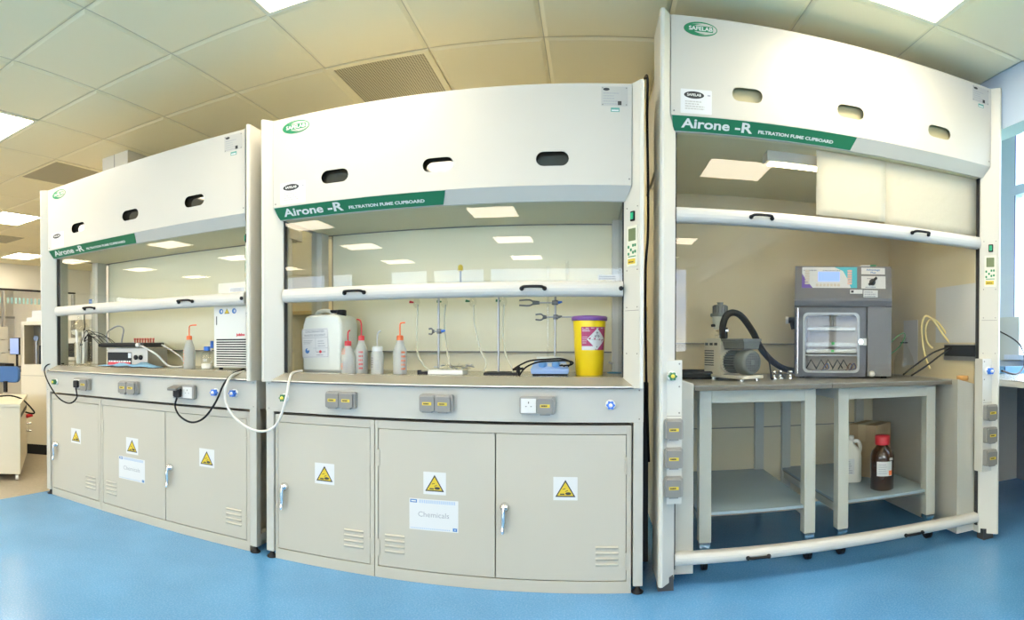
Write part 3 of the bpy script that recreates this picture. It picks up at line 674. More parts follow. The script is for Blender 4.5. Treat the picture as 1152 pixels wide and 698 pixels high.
MB().fbox(K, -.01, .008, -.012, .012, 0, .002, M_paper).fbox(K, .05, .075, -.015, .012, 0, .002, M_paper).build('scale_label', t)
MB().lathe([(.062, .070), (.064, .073), (.064, .084), (0, .085)], mat('hot_plate_top', (.66, .66, .60), .35), (0, .02, 0)).build('hot_plate', t)
def cable(pts, r, m_, name, label, cat, k=6):
    o = MB().tube(sm(pts, k), r, m_, 8).build(name); tag(o, label, cat); return o
def wp(px, py, Y): return P(px, py, Y)
cable([wp(577, 416, .20), wp(585, 411, .18), wp(597, 406, .155), wp(615, 404.5, .14), wp(632, 404, .16), wp(642, 408, .20), wp(638, 413, .24), wp(632, 411, .145)], .0038, M_rub, 'power_cable', 'black cable looped over the front of the blue stirrer', 'cable')
cable([wp(584, 423, .16), wp(591, 414, .15), wp(604, 408, .14), wp(620, 406.5, .135), wp(636, 406, .15), wp(644.5, 408, .19), wp(641, 411, .215), wp(630, 411.5, .15)], .0038, M_rub, 'power_cable', 'thicker black cable drooping left of the blue stirrer to the worktop', 'cable')
def clamp(F, a, z, jaw, parent, blue, rightrod=0., arm=1.):
    """boss head on the rod with an arm and two-finger jaw; F gives right/up/front"""
    m = MB(); G = lambda x, b=0., c=0.: F(a+x*(arm if x < 0 else 1), z+b, c)
    M_cl = mat('clamp_metal', (.16, .16, .16), .35, .7)
    m.tube([G(-.014), G(.014)], [.011, .012], M_cl, 8); m.tube([G(0, -.012), G(0, .012)], .010, M_cl, 8)
    s_ = -1 if jaw < 0 else 1
    m.tube([G(s_*.01), G(s_*.075)], .004, M_rod, 8); m.tube([G(s_*.07), G(s_*.10)], [.008, .012], M_cl, 8)
    for b in (-1, 1): m.tube(sm([G(s_*.098, b*.004), G(s_*.115, b*.014), G(s_*.16, b*.012)], 3), .0042, M_cl, 6)
    if rightrod: m.tube([G(.012), G(rightrod)], .0035, M_rod, 8)
    o = m.build('clamp', parent)
    MB().tube([G(.014), G(.034, .004)], [.008, .004], M_blue if blue else M_cl, 8).build('clamp_screw', o)
    return o
def stand(px, Y, ztop, label, base=True):
    x = P(px, 400, Y).x
    t = thing('retort_stand', label, 'retort stand', (x, Y, ZW), 0, 'retort stand rods')
    MB().cyl((0, 0, .008), (0, 0, ztop-ZW), .0055, M_rod, 12).build('rod', t)
    if base: MB().box(-.06, .06, -.05, .05, 0, .010, M_black).build('base_plate', t, .002)
    return t, FR((0, 0, -ZW))
s_a, F0 = stand(493.5, .33, 1.36, 'thin steel rod with dark clamp low down, left of the tubing'); clamp(F0, 0, 1.153, -1, s_a, True, 0, .32)
s_b, F0 = stand(560.8, .33, 1.36, 'bare thin steel rod between the hanging tubes')
s_c, F0 = stand(624.5, .36, 1.375, 'steel rod carrying two finger clamps behind the blue stirrer'); clamp(F0, 0, 1.292, -1, s_c, True, 0, 1.1); clamp(F0, 0, 1.222, -1, s_c, False, .11, .6)
o = MB().lathe([(.006, 0), (.006, .40), (.0075, .42), (.0075, .43)], M_ware, (P(616.5, 400, .31).x, .31, ZW+.086), n=14).build('glass_condenser'); tag(o, 'slim upright glass tube beside the rod on the stirrer', 'glass tube')
# vacuum manifold with hanging tubes
t = thing('vacuum_manifold', 'glass manifold behind the sash bar with a yellow-topped valve', 'manifold', (P(530, 400, .42).x, .42, ZW))
x0 = P(530, 400, .42).x; m = MB(); zr = 1.40-ZW
m.tube([(P(468, 400, .42).x-x0, 0, zr), (P(640, 400, .42).x-x0, 0, zr)], .011, M_ware, 12)
m.build('glass_rail', t)
for px in (518, 638):
    MB().tube([(P(px, 400, .42).x-x0, .135, zr), (P(px, 400, .42).x-x0, .005, zr), (P(px, 400, .42).x-x0, 0, 1.50-ZW if px > 600 else 1.47-ZW)], .008 if px > 600 else .005, M_ware if px > 600 else M_rod, 10).build('support_tube', t)
MB().lathe([(.012, 0), (.013, .006), (.013, .026), (.006, .034), (0, .034)], M_yel, (P(518, 400, .42).x-x0, 0, 1.46-ZW)).build('yellow_stopper', t)
for px in (470, 501, 533, 567):
    xx = P(px, 400, .42).x-x0
    k = MB(); k.lathe([(.006, -.03), (.016, -.018), (.018, 0), (.014, .012), (.006, .03)], M_ware, (xx, -.02, 1.305-ZW), (.0, 0, 1)); k.tube([(xx, -.02, 1.33-ZW), (xx, 0, zr)], .005, M_ware, 8)
    ko = k.build('stopcock', t)
    MB().tube([(xx-.038, -.02, 1.308-ZW), (xx-.016, -.02, 1.305-ZW)], [.007, .004], M_tapg if px > 480 else M_red, 8).build('stopcock_key', ko)
def hose(pts, label): cable([wp(*p) for p in pts], .0048, M_tube, 'rubber_tube', label, 'tubing')
hose([(470, 343, .40), (469, 375, .38), (470, 398, .34), (476, 410, .30), (484, 418, .26)], 'clear hanging tube farthest left, left of the first rod')
hose([(501, 343, .40), (500, 370, .38), (503, 395, .34), (506, 410, .30), (512, 419, .27)], 'clear hanging tube just right of the first rod')
hose([(533, 343, .40), (534, 365, .38), (540, 392, .34), (547, 408, .30), (544, 418, .28)], 'clear hanging tube in the middle, swinging right')
hose([(567, 343, .40), (566, 375, .38), (569, 398, .34), (576, 414, .30), (578, 420, .28)], 'clear hanging tube right of the bare rod')
# box and clutter between
o = thing('polystyrene_tray', 'low white tray with crumpled foil and glass bits on the worktop', 'tray', (P(503, 400, .22).x, .24, ZW))
m = MB(); m.box(-.085, .085, -.06, .06, 0, .022, mat('polystyrene', (.75, .74, .70), .7)); m.build('tray', o, .004)
m = MB(); R_ = random.Random(4)
for i in range(26):
    a = R_.uniform(-.06, .11); b = R_.uniform(-.04, .04); d = Vector((R_.uniform(-1, 1), R_.uniform(-1, 1), R_.uniform(-.1, .5))).normalized()*R_.uniform(.012, .03)
    c0 = Vector((a, b, R_.uniform(.026, .044))); m.tube([c0-d, c0+d], [.003, .004], M_ware if i % 3 else mat('foil', (.5, .5, .5), .3, .8), 6)
m.build('loose_glassware', o)
m = MB(); m.box(-.06, .10, -.03, .03, 0, .010, M_black); m.cyl((.10, 0, .0), (.10, 0, .04), .010, M_black, 10); m.cyl((.075, 0, .025), (.125, 0, .03), .006, M_black, 8)
o = m.build('clamp_base', None, .001, (P(560, 400, .26).x, .24, ZW)); tag(o, 'dark flat clamp base with short upright peg left of the stirrer', 'clamp')
m = MB(); m.fbox(FR((0, 0, 0)), -.035, .035, 0, .012, -.012, .012, M_black); m.fbox(FR((0, 0, 0)), -.035, -.02, .012, .02, -.012, .012, M_black)
o = m.build('clip', None, .001, (P(478, 400, .2).x, .20, ZW)); tag(o, 'small black clip on the worktop left of the white tray', 'clip')
# yellow clinical bin
bx = P(663, 400, .27).x
t = thing('clinical_waste_bin', 'round yellow waste bin with purple lid and red biohazard label', 'bin', (bx, .27, ZW))
M_ybin = mat('bin_yellow', (.88, .62, .01), .4); M_pur = mat('bin_purple', (.20, .08, .30), .4); M_mag = mat('label_magenta', (.40, .04, .13), .5)
MB().lathe([(.060, 0), (.064, .004), (.077, .262), (.077, .266)], M_ybin, n=40).build('bin_body', t)
MB().lathe([(.079, .254), (.084, .256), (.085, .270), (.080, .276), (.05, .279), (0, .279)], M_pur, n=40).build('lid', t)
def curved(m, b0, b1, a0, a1, off, mt, n=10):       # label patch wrapped round the bin
    rr = lambda z: .064+(.077-.064)*z/.262+off
    for i in range(n):
        p, q = a0+(a1-a0)*i/n, a0+(a1-a0)*(i+1)/n
        m.add([(rr(b0)*math.sin(p), -rr(b0)*math.cos(p), b0), (rr(b0)*math.sin(q), -rr(b0)*math.cos(q), b0), (rr(b1)*math.sin(q), -rr(b1)*math.cos(q), b1), (rr(b1)*math.sin(p), -rr(b1)*math.cos(p), b1)], [(0, 1, 2, 3)], mt)
m = MB(); curved(m, .118, .225, -.52, 1.25, .0006, M_mag); curved(m, .118, .136, -.50, .40, .0011, M_paper)
def diamond(m, c, zc_, w, h, off, mt, n=12):
    rr = lambda z: .064+(.077-.064)*z/.262+off
    for i in range(n):
        z0 = zc_-h+2*h*i/n; z1 = zc_-h+2*h*(i+1)/n
        w0 = w*(1-abs(z0-zc_)/h); w1 = w*(1-abs(z1-zc_)/h)
        pts = [(c-w0, z0), (c+w0, z0), (c+w1, z1), (c-w1, z1)]
        sub = 4; L = [(c-w0+2*w0*k/sub, z0) for k in range(sub+1)]; U_ = [(c-w1+2*w1*k/sub, z1) for k in range(sub+1)]
        for k in range(sub):
            q = [L[k], L[k+1], U_[k+1], U_[k]]; m.add([(rr(b)*math.sin(a), -rr(b)*math.cos(a), b) for a, b in q], [(0, 1, 2, 3)], mt)
diamond(m, .50, .168, .66, .050, .0013, M_paper)
for (da, dz_) in ((0, .012), (-.10, -.004), (.10, -.004)):
    diamond(m, .50+da, .186+dz_, .08, .0055, .0018, M_bink, 4); diamond(m, .50+da, .186+dz_, .035, .0025, .0021, M_paper, 4)
diamond(m, .50, .188, .04, .003, .0024, M_bink, 4)
curved(m, .165, .1665, 0.0, 1.0, .0018, M_gink, 6); curved(m, .130, .136, .48, .52, .0018, M_bink, 2)
for i in range(3): curved(m, .204+i*.007, .2065+i*.007, -.46, .05-.05*i if i < 2 else 1.2, .0012, M_paper, 5)
for i in range(4): curved(m, .150+i*.009, .152+i*.009, -.46, -.20+.03*i, .0012, M_paper, 3)
m.build('label', t)
m = MB(); m.lathe([(.030, 0), (.030, .005), (.012, .007)], mat('tap_base_blue', (.10, .30, .42), .4)); m.lathe([(.012, .007), (.011, .045), (.014, .048), (.013, .058), (0, .06)], M_ware); m.tube([(0, 0, .048), (-.022, 0, .054)], .005, M_rod, 8)
o = m.build('gas_nozzle', None, 0, (P(689.5, 400, .45).x, .45, ZW)); tag(o, 'small clear nozzle on blue foot right of the yellow bin', 'nozzle')
# ---------------------------------------------------------------- things on the left worktop
Yb = .22
bottle_wash(P(213, 400, .24).x, .24, ZW, .036, .175, M_org, [(0, 0), (0, .045), (.008, .063), (.055, .066)], 'wash bottle with long orange spout on the left worktop', rz=.0, marks=[(-.9, .03, .12, M_org, 6)])
def cap_bottle(x, y, label, liq=True):
    t = thing('media_bottle', label, 'bottle', (x, y, ZW))
    MB().lathe([(.036, 0), (.038, .005), (.038, .075), (.030, .095), (.016, .108), (.016, .122)], M_ware).lathe([(.034, .003), (.035, .03), (.0, .031)], mat('powder', (.8, .78, .72), .7)).build('bottle_body', t)
    MB().lathe([(.020, .108), (.020, .130), (.017, .133), (0, .133)], M_blue).build('cap', t)
cap_bottle(P(233, 400, .26).x, .26, 'small glass bottle with blue cap beside the chiller')
o = MB().lathe([(.016, 0), (.016, .115), (.010, .125)], M_ware).lathe([(.011, .12), (.011, .165), (0, .166)], M_blue).build('blue_tube', None, 0, (P(238.5, 400, .42).x, .42, ZW)); tag(o, 'tall narrow blue-capped tube behind the small glass bottle', 'tube')
# chiller
xa, xb = P(240.5, 400, .20).x, -1.68
t = thing('chiller', 'white circulating chiller with black louvred front grille', 'chiller', ((xa+xb)/2, .20, ZW)); w = xb-xa; h = .385; M_ch = mat('chiller_white', (.70, .69, .62), .4)
F = FR((-w/2, 0, 0)); MB().fbox(F, 0, w, .012, h, -.30, 0, M_ch).build('housing', t, .006)
m = MB(); m.fbox(F, .02, w-.012, .022, .175, 0, .001, M_black)
for i in range(11): m.fbox(F, .02, w-.012, .026+i*.0135, .032+i*.0135, .001, .006, M_ch)
m.build('grille', t)
m = MB(); m.text(F, 'julabo', w*.55, .198, .020, M_red, .001, .0012, 1.15, 'CENTER'); m.fbox(F, .020, .024, .255, .305, 0, .002, M_black); m.build('front_marks', t)
m = MB()
for i, (a, c) in enumerate(((.055, M_blueink), (.095, M_yel), (.145, M_blueink))):
    if i == 1: m.flat(F, [(a-.018, .318), (a+.018, .318), (a, .348)], .001, M_bink); m.flat(F, [(a-.014, .3205), (a+.014, .3205), (a, .344)], .0014, M_yel)
    else: m.flat(F, ell(a, .332, .015, .015, 18), .001, c); m.flat(F, ell(a+.003, .332, .006, .008, 10), .0014, M_paper)
m.build('safety_stickers', t); MB().bbox(F, w-.045, w-.018, .235, .27, 0, .004, .002, M_black).bbox(F, w-.041, w-.022, .239, .266, .004, .007, .002, M_sockw).build('power_switch', t)
for x in (.03, w-.03):
    for y in (.03, .27): MB().cyl((x-w/2, y, 0), (x-w/2, y, .013), .012, M_black, 10).build('foot', t)
# parallel reaction station
Yq = .26; bx0 = P(150, 400, Yq).x
t = thing('reaction_station', 'black heated reaction block with row of red-topped tubes', 'reaction station', (bx0, Yq+.02, ZW), .12)
m = MB(); m.box(-.17, .17, -.09, .13, .0, .125, mat('block_steel', (.40, .38, .33), .4, .3)); m.build('heater_base', t, .004)
F = FR((0, -.091, 0)); m = MB(); m.fbox(F, -.165, .04, .008, .095, 0, .002, M_black); m.text(F, 'MULTI REACTOR' if False else '', 0, 0, .01, M_ink) if False else None
m.rect(F, -.16, .03, .010, .030, .0026, M_red); m.lines(F, -.155, .035, .030, .048, 1, M_ink, .003, 31, .55); m.rect(F, .012, .038, .058, .09, .003, M_paper)
m.build('front_panel', t)
for a in (.075, .115): MB().lathe([(.016, 0), (.016, .006), (.006, .008), (0, .009)], M_black, F(a, .062), F.n, 16).build('knob', t)
m = MB(); m.box(-.215, .15, -.11, .12, .128, .158, mat('block_dark', (.035, .035, .035), .5)); m.build('reaction_block', t, .006)
m = MB(); m.cyl((-.22, -.115, .142), (.10, -.115, .142), .012, M_black, 12); m.cyl((.10, -.115, .142), (.125, -.115, .142), .014, M_sockw, 12); m.build('front_bar', t)
for i in range(8):
    x = -.02+i*.022
    MB().lathe([(.006, .158), (.006, .176), (.008, .178), (.008, .188), (0, .189)], mat('tube_top_red', (.55, .12, .08), .4), (x, .02, 0), n=10).build('reaction_tube', t)
cable([wp(149, 386, .20), wp(160, 390, .19), wp(176, 399, .20), (P(190, 408, .22).x, .22, ZW+.012), (P(203, 410, .25).x, .27, ZW+.008)], .007, M_wtube, 'silicone_hose', 'thick white hose from reaction block down towards the wash bottle', 'tubing')
cable([wp(182, 388, .33), wp(192, 394, .33), wp(203, 402, .33), (P(210, 408, .34).x, .34, ZW+.008)], .005, M_wtube, 'silicone_hose', 'thinner pale hose behind the thick white one', 'tubing')
cable([(P(126, 388, .42).x, .42, ZW+.02), wp(120, 378, .42), wp(126, 370, .42), wp(134, 367, .42), wp(139, 371, .42), wp(137, 384, .42), (P(137, 390, .42).x, .42, ZW+.08)], .006, M_rod, 'metal_hose', 'grey bendy hose arching above the reaction block', 'tubing')
# crumpled blue tissue
m = MB(); R_ = random.Random(9); nx, ny = 12, 5; vs = []
xl, xr = P(117, 400, .17).x, P(177, 400, .14).x
for j in range(ny):
    for i in range(nx): vs.append((xl+(xr-xl)*i/(nx-1), .115+.020*j, ZW+.006+(.018*(1+math.sin(i*1.3+j))*(j/ny)+R_.uniform(0, .008))*math.sin(pi*i/(nx-1))**.5))
m.add(vs, [(j*nx+i, j*nx+i+1, (j+1)*nx+i+1, (j+1)*nx+i) for j in range(ny-1) for i in range(nx-1)], mat('blue_tissue', (.22, .42, .62), .8), True)
o = m.build('paper_tissue'); s_ = o.modifiers.new('s', 'SOLIDIFY'); s_.thickness = .002; tag(o, 'crumpled light blue tissue in front of the reaction block', 'tissue')
# beaker full of pipettes
t = thing('beaker', 'glass beaker crowded with glass pipettes and thin tubes', 'beaker', (P(93, 400, .20).x, .20, ZW))
MB().lathe([(.060, 0), (.062, .004), (.062, .16), (.065, .165), (.0625, .164), (.059, .16), (.059, .006), (0, .005)], M_ware, n=28).build('beaker_body', t)
R_ = random.Random(5)
M_pip = mat('frosted_glass', (.80, .79, .72), .25, alpha=.9)
for i in range(22):
    a = R_.uniform(0, 2*pi); r0 = R_.uniform(.005, .040); r1 = min(.056, r0+R_.uniform(.0, .02)); hh = R_.uniform(.12, .17) if i > 6 else R_.uniform(.19, .26)
    MB().tube([(r0*math.cos(a), r0*math.sin(a), .012), (r1*math.cos(a), r1*math.sin(a), hh)], R_.choice([.004, .006, .008]), M_pip, 7).build('pipette', t)
for i, (dx, dz_) in enumerate(((.06, .10), (.10, .12), (.15, .08), (.19, .10), (.13, .15), (.08, .06), (.22, .05), (.04, .13))):
    cable([(P(93, 400, .2).x+R_.uniform(-.03, .03), .2, ZW+.14), (P(93, 400, .2).x+dx*.4, .20, ZW+.16+dz_*.7), (P(93, 400, .2).x+dx, .23, ZW+.18+dz_*.35), (P(93, 400, .2).x+dx+.07, .27, ZW+.14)], .0022, M_rub if i % 4 else M_tube, 'thin_tube',
          ('thin %s sample tube arching from the beaker, number %s in the bundle counted by length' % ('black' if i % 4 else 'clear', 'one two three four five six seven eight'.split()[i])) if False else 'thin sample tube in the bundle arching from the beaker to the reaction block', 'tubing')['group'] = 'thin tubes out of the beaker'
# cables and hoses over the left fascia
t = thing('plug', 'black plug in the first socket of the left cupboard', 'plug', (U1[0]+.395, .026, .826))
MB().bbox(FR((0, 0, 0)), -.022, .022, -.026, .024, -.004, .022, .010, M_black).build('plug_body', t, .003)
cable([(U1[0]+.395, .012, .802), wp(86, 448, .01), wp(78, 454, -.02), wp(66, 448, -.02), wp(55, 432, -.01), wp(50, 418, .0), wp(53, 411, .03), wp(62, 409.5, .09), wp(72, 409.5, .16)], .005, M_rub, 'power_cable', 'black cable looping from plug around the left end of the left worktop', 'cable')
t = thing('plug', 'black plug under the lifted cover of the left cupboard', 'plug', (U1[0]+1.30, .020, .822))
MB().bbox(FR((0, 0, 0)), -.022, .022, -.03, .02, -.004, .024, .010, M_black).build('plug_body', t, .003)
cable([(U1[0]+1.30, .005, .79), wp(197, 458, .0), wp(203, 469, -.02), wp(216, 475.5, -.03), wp(230, 470, -.03), wp(243, 452, -.02), wp(252, 432, -.01), wp(262, 421, .05), wp(274, 416, .12)], .0055, M_rub, 'power_cable', 'black cable hanging in a loop at the right of the left fascia', 'cable')
cable([wp(275, 418, .12), wp(262, 422, .04), wp(255, 432, -.01), wp(253, 448, -.02), wp(258, 462, -.02), wp(268, 474, -.03), wp(282, 483, -.03), wp(297, 485.5, -.035), wp(309, 480, -.03), wp(317, 465, -.02), wp(322, 447, -.015), wp(325, 430, .02), wp(329, 420, .07), wp(340, 417.5, .14)], .0065, M_wtube, 'water_hose', 'white hose drooping between left and middle cupboards', 'hose')
# ---------------------------------------------------------------- inside the walk-in cupboard
M_tab = mat('pale_table_steel', (.50, .49, .42), .4)
M_ttop = mat('grey_table_top', (.22, .215, .19), .35)
M_shelf = mat('blue_grey_shelf', (.32, .40, .44), .25)
M_tedge = mat('dark_table_edge', (.16, .135, .10), .5)
def table(x0, x1, label, tx0, tx1):
    t = thing('trolley_table', label, 'table', ((x0+x1)/2, .725, 0)); c = (x0+x1)/2
    MB().box(tx0-c, tx1-c, -.535, .475, .874, .893, M_tedge).box(tx0-c, tx1-c, -.535, .475, .893, .900, M_ttop).build('table_top', t, .002)
    a, b = x0-c, x1-c
    m = MB(); m.box(a+.06, b-.06, -.475, -.42, .81, .872, M_tab).box(a+.06, b-.06, .42, .475, .81, .872, M_tab)
    for x in (a+.005, b-.055): m.box(x, x+.05, -.42, .42, .81, .872, M_tab); m.box(x+.01, x+.04, -.42, .42, .215, .262, M_tab)
    m.box(a, b, -.475, .475, .868, .874, M_tab)
    m.build('frame', t, .002)
    MB().box(a+.004, b-.004, -.46, .46, .262, .268, M_tedge).box(a+.004, b-.004, -.46, .46, .268, .282, M_shelf).build('shelf', t, .001)
    for x in (a, b-.06):
        for y in (-.475, .415):
            lg = MB().box(x, x+.06, y, y+.06, .14, .868, M_tab).build('leg', t, .003)
            m = MB(); m.box(x+.004, x+.056, y+.004, y+.056, .118, .14, M_chrome).box(x+.012, x+.018, y+.01, y+.06, .05, .12, M_chrome).box(x+.042, x+.048, y+.01, y+.06, .05, .12, M_chrome)
            m.cyl((x+.018, y+.036, .044), (x+.042, y+.036, .044), .044, M_black, 20); m.box(x+.01, x+.05, y-.02, y+.02, .07, .085, M_black)
            m.build('castor', lg)
    return t
table(.515, 1.110, 'left wheeled steel table in the walk-in cupboard, under the vacuum pump', .480, 1.172)
table(1.235, 1.835, 'right wheeled steel table in the walk-in cupboard, brown bottle on its shelf', 1.176, 1.905)
# vacuum pump
ZT_ = .900
t = thing('vacuum_pump', 'cream and grey rotary vacuum pump with exhaust filter on top', 'pump', (.755, .60, ZT_), -1.1)
M_pc = mat('pump_cream', (.56, .53, .43), .4); M_pg = mat('pump_grey', (.115, .128, .122), .4); M_pgd = mat('pump_dark_grey', (.035, .04, .04), .5)
m = MB(); m.box(-.16, -.02, -.060, .065, .028, .205, M_pc).box(-.145, -.035, -.055, .06, .205, .225, M_pc)
F = FR((0, -.0605, 0))
for i in range(7): m.fbox(F, -.155, -.075, .075+i*.013, .081+i*.013, 0, .002, M_pgd)
for i in range(3): m.fbox(F, -.15+i*.04, -.125+i*.04, .186, .20, 0, .003, M_pgd)
m.build('pump_body', t, .004)
m = MB(); m.box(-.12, .17, -.07, .08, .012, .030, M_pc); m.build('base_plate', t, .002)
for x in (-.09, .14):
    for y in (-.05, .06): MB().cyl((x, y, 0), (x, y, .014), .014, M_chrome, 12).build('foot', t)
m = MB(); m.lathe([(.060, 0), (.062, .01), (.062, .02)], M_pc, (-.02, 0, .098), (1, 0, 0), 32)
for i in range(26):
    a = 2*pi*i/26; F = FR((0, .058*math.cos(a), .098+.058*math.sin(a)), (1, 0, 0), (0, -math.sin(a), math.cos(a))); m.fbox(F, 0, .10, -.0018, .0018, -.004, .010, M_pg)
m.lathe([(.054, 0), (.054, .10)], M_pgd, (0, 0, .098), (1, 0, 0), 30)
m.lathe([(.066, .095), (.067, .10), (.067, .155), (.062, .168), (.050, .172)], M_pg, (0, 0, .098), (1, 0, 0), 36, False)
m.lathe([(.0, .1705), (.052, .1705)], M_gap, (0, 0, .098), (1, 0, 0), 30, False)
mo = m.build('motor', t)
G = FR((.172, 0, .098), (0, 1, 0), (0, 0, 1)); m = MB()
for i in range(-4, 5):
    h_ = math.sqrt(.052**2-(i*.0118)**2); m.fbox(G, i*.0118-.002, i*.0118+.002, -h_, h_, -.004, .001, M_pg); m.fbox(G, -h_, h_, i*.0118-.002, i*.0118+.002, -.004, .001, M_pg)
m.fbox(G, -.014, .014, -.014, .014, 0, .002, M_pg); m.holed(G, [ell(0, 0, .053, .053, 32), ell(0, 0, .048, .048, 32)], -.004, .001, M_pg); m.build('fan_guard', mo)
m = MB(); m.box(.0, .16, -.05, .055, .165, .170, M_pgd).add([(0, -.05, .17), (.16, -.05, .17), (.165, -.058, .208), (-.005, -.058, .208), (0, .055, .17), (.16, .055, .17), (.165, .06, .208), (-.005, .06, .208)], [(0, 1, 2, 3), (5, 4, 7, 6), (3, 2, 6, 7), (0, 3, 7, 4), (1, 5, 6, 2)], M_pg); m.build('terminal_box', t, .003)
m = MB(); m.box(-.01, .17, -.065, .067, .208, .222, M_pg); m.build('terminal_lid', t, .003)
m = MB(); m.cyl((-.095, 0, .225), (-.095, 0, .275), .012, M_chrome, 14).lathe([(.030, .232), (.030, .240)], M_chrome, (-.095, 0, 0)).lathe([(.024, .262), (.024, .268)], M_chrome, (-.095, 0, 0))
m.build('exhaust_neck', t)
m = MB(); m.lathe([(.030, .275), (.036, .29), (.042, .35)], mat('filter_bowl', (.55, .55, .45), .3), (-.10, 0, 0)); m.lathe([(.05, .345), (.052, .352), (.050, .362)], M_pg, (-.10, 0, 0)); m.lathe([(.040, .362), (.040, .405), (.034, .41)], M_pg, (-.095, 0, 0)); m.lathe([(.018, .41), (.015, .416), (.020, .424), (0, .425)], M_pg, (-.095, 0, 0))
for i in range(14): a = 2*pi*i/14; m.cyl((-.095+.040*math.cos(a), .040*math.sin(a), .364), (-.095+.040*math.cos(a), .040*math.sin(a), .404), .003, M_pgd, 6)
m.cyl((-.10, -.055, .295), (-.10, -.035, .295), .008, M_black, 10); m.build('exhaust_filter', t)
m = MB(); m.cyl((-.045, 0, .22), (-.045, 0, .285), .010, M_black, 10).cyl((-.045, 0, .262), (-.045, 0, .272), .018, M_chrome, 12); m.build('inlet', t)
cable([wp(813.5, 382, .62), wp(813, 368, .62), wp(817, 356, .63), wp(825, 352, .64), wp(835, 357, .65), wp(847, 374, .67), wp(856, 392, .72), wp(868, 406, .76), wp(882, 415, .78), wp(897, 418, .80)], .019, M_rub, 'vacuum_hose', 'thick black hose arching from pump towards the vacuum oven', 'hose')
cable([wp(850, 385, .5), wp(858, 390, .5), wp(864, 402, .5), wp(867, 418, .5), (P(868, 424, .52).x, .52, ZT_+.006), (P(873, 424, .6).x, .62, ZT_+.006)], .004, M_rub, 'power_cable', 'thin black cable from motor box down to the table', 'cable')
def coil(cx, cy, r, n, rr, z):
    pts = []
    for i in range(n*16): a = 2*pi*i/16; pts.append((cx+r*math.cos(a)*1.25, cy+r*math.sin(a), z+rr+rr*1.15*(i//16)))
    return pts
o = MB().tube(coil(.60, .78, .13, 2, .014, ZT_), .014, M_rub, 8).build('coiled_hose'); tag(o, 'black coiled hose lying on the table behind the pump', 'hose')
for i, (px, Y) in enumerate(((871, .60), (878, .64), (884, .60), (889, .63))):
    m = MB(); m.lathe([(.016, 0), (.016, .008), (.009, .012), (.009, .03), (.014, .034), (.014, .045), (0, .046)], M_chrome if i != 2 else M_ware)
    o = m.build('pipe_fitting', None, 0, (P(px, 400, Y).x, Y, ZT_)); tag(o, 'small shiny fitting standing on the table between pump and oven', 'fitting', 'small fittings beside the vacuum oven')
# vacuum oven
M_ov = mat('oven_grey', (.135, .13, .128), .45, noise=.05, nscale=60); M_ovd = mat('oven_dark', (.07, .07, .075), .4)
t = thing('vacuum_oven', 'large grey vacuum drying cabinet with window door and blue display', 'oven', (1.404, .566, ZT_), -.436)
def ox(px): return (px-948.3)*.00512
def oz(py): return (424-py)*.00512
Fv = FR((0, 0, 0)); Wv = .28
m = MB()
a0, a1, b0, b1 = ox(894.5), ox(974.5), oz(423), oz(343.5)          # door opening
pr = [(0, .012), (0, oz(343)), (-.012, oz(337)), (-.012, oz(334)), (.035, oz(297)), (.06, .652), (.46, .652), (.46, .012)]
n = len(pr); m.add([(-Wv, y, z) for y, z in pr]+[(Wv, y, z) for y, z in pr], [tuple(range(n-1, -1, -1)), tuple(range(n, 2*n))]+[(i, i+1, n+i+1, n+i) for i in range(1, n-1)]+[(n-1, 0, n, 2*n-1)], M_ov)
m.fbox(Fv, a1+.006, Wv, .012, b1, -.05, 0, M_ov); m.fbox(Fv, -Wv, a1+.006, .012, b0+.004, -.05, 0, M_ov)
m.build('housing', t, .004)
m = MB(); m.holed(Fv, [rrect((a0+a1)/2, (b0+b1)/2, a1-a0-.004, b1-b0-.006, .006), rrect((a0+a1)/2+.004, (b0+b1)/2-.004, .325, .345, .03)], -.012, .012, M_ovd)
m.holed(Fv, [rrect((a0+a1)/2+.004, (b0+b1)/2-.004, .325, .345, .03), rrect((a0+a1)/2+.004, (b0+b1)/2-.004, .300, .320, .03)], -.004, .020, mat('clear_seal', (.35, .36, .34), .2))
do = m.build('door', t)
MB().plate(Fv, rrect((a0+a1)/2+.004, (b0+b1)/2-.004, .32, .34, .03), .012, .016, M_pane).build('window', do)
MB().fbox(Fv, a0+.014, a0+.019, b0+.02, b1-.01, .012, .016, M_chrome).build('hinge_rod', do)
Hl = FR((a1-.012, 0, oz(383))); MB().fbox(Hl, -.032, .014, -.02, .02, .012, .034, M_sockw).cyl(Hl(-.02, 0, .03), Hl(-.02, 0, .05), .014, M_chrome, 14).build('latch', do)
m = MB(); M_in = mat('chamber_steel', (.55, .46, .36), .4, .3); cx_ = (a0+a1)/2+.004; cz_ = (b0+b1)/2-.004
m.box(cx_-.16, cx_+.16, .40, .41, cz_-.17, cz_+.17, M_in).box(cx_-.17, cx_-.16, .0, .41, cz_-.17, cz_+.17, M_in).box(cx_+.16, cx_+.17, .0, .41, cz_-.17, cz_+.17, M_in).box(cx_-.17, cx_+.17, 0, .41, cz_+.17, cz_+.18, M_in).box(cx_-.17, cx_+.17, 0, .41, cz_-.18, cz_-.17, M_in)
m.build('chamber', t)
MB().box(cx_-.14, cx_+.14, .03, .3, cz_+.072, cz_+.09, M_sockw).build('shelf', t, .002)
for z in (-.01, -.048): MB().box(cx_-.145, cx_+.145, .04, .3, cz_+z-.012, cz_+z+.010, M_sockw).build('shelf', t, .003)
MB().box(cx_-.15, cx_+.15, .03, .3, cz_-.075, cz_-.069, M_rod).build('shelf', t)
m = MB()
for x in (-.155, .15): m.box(cx_+x, cx_+x+.006, .03, .04, cz_-.16, cz_+.15, M_rod)
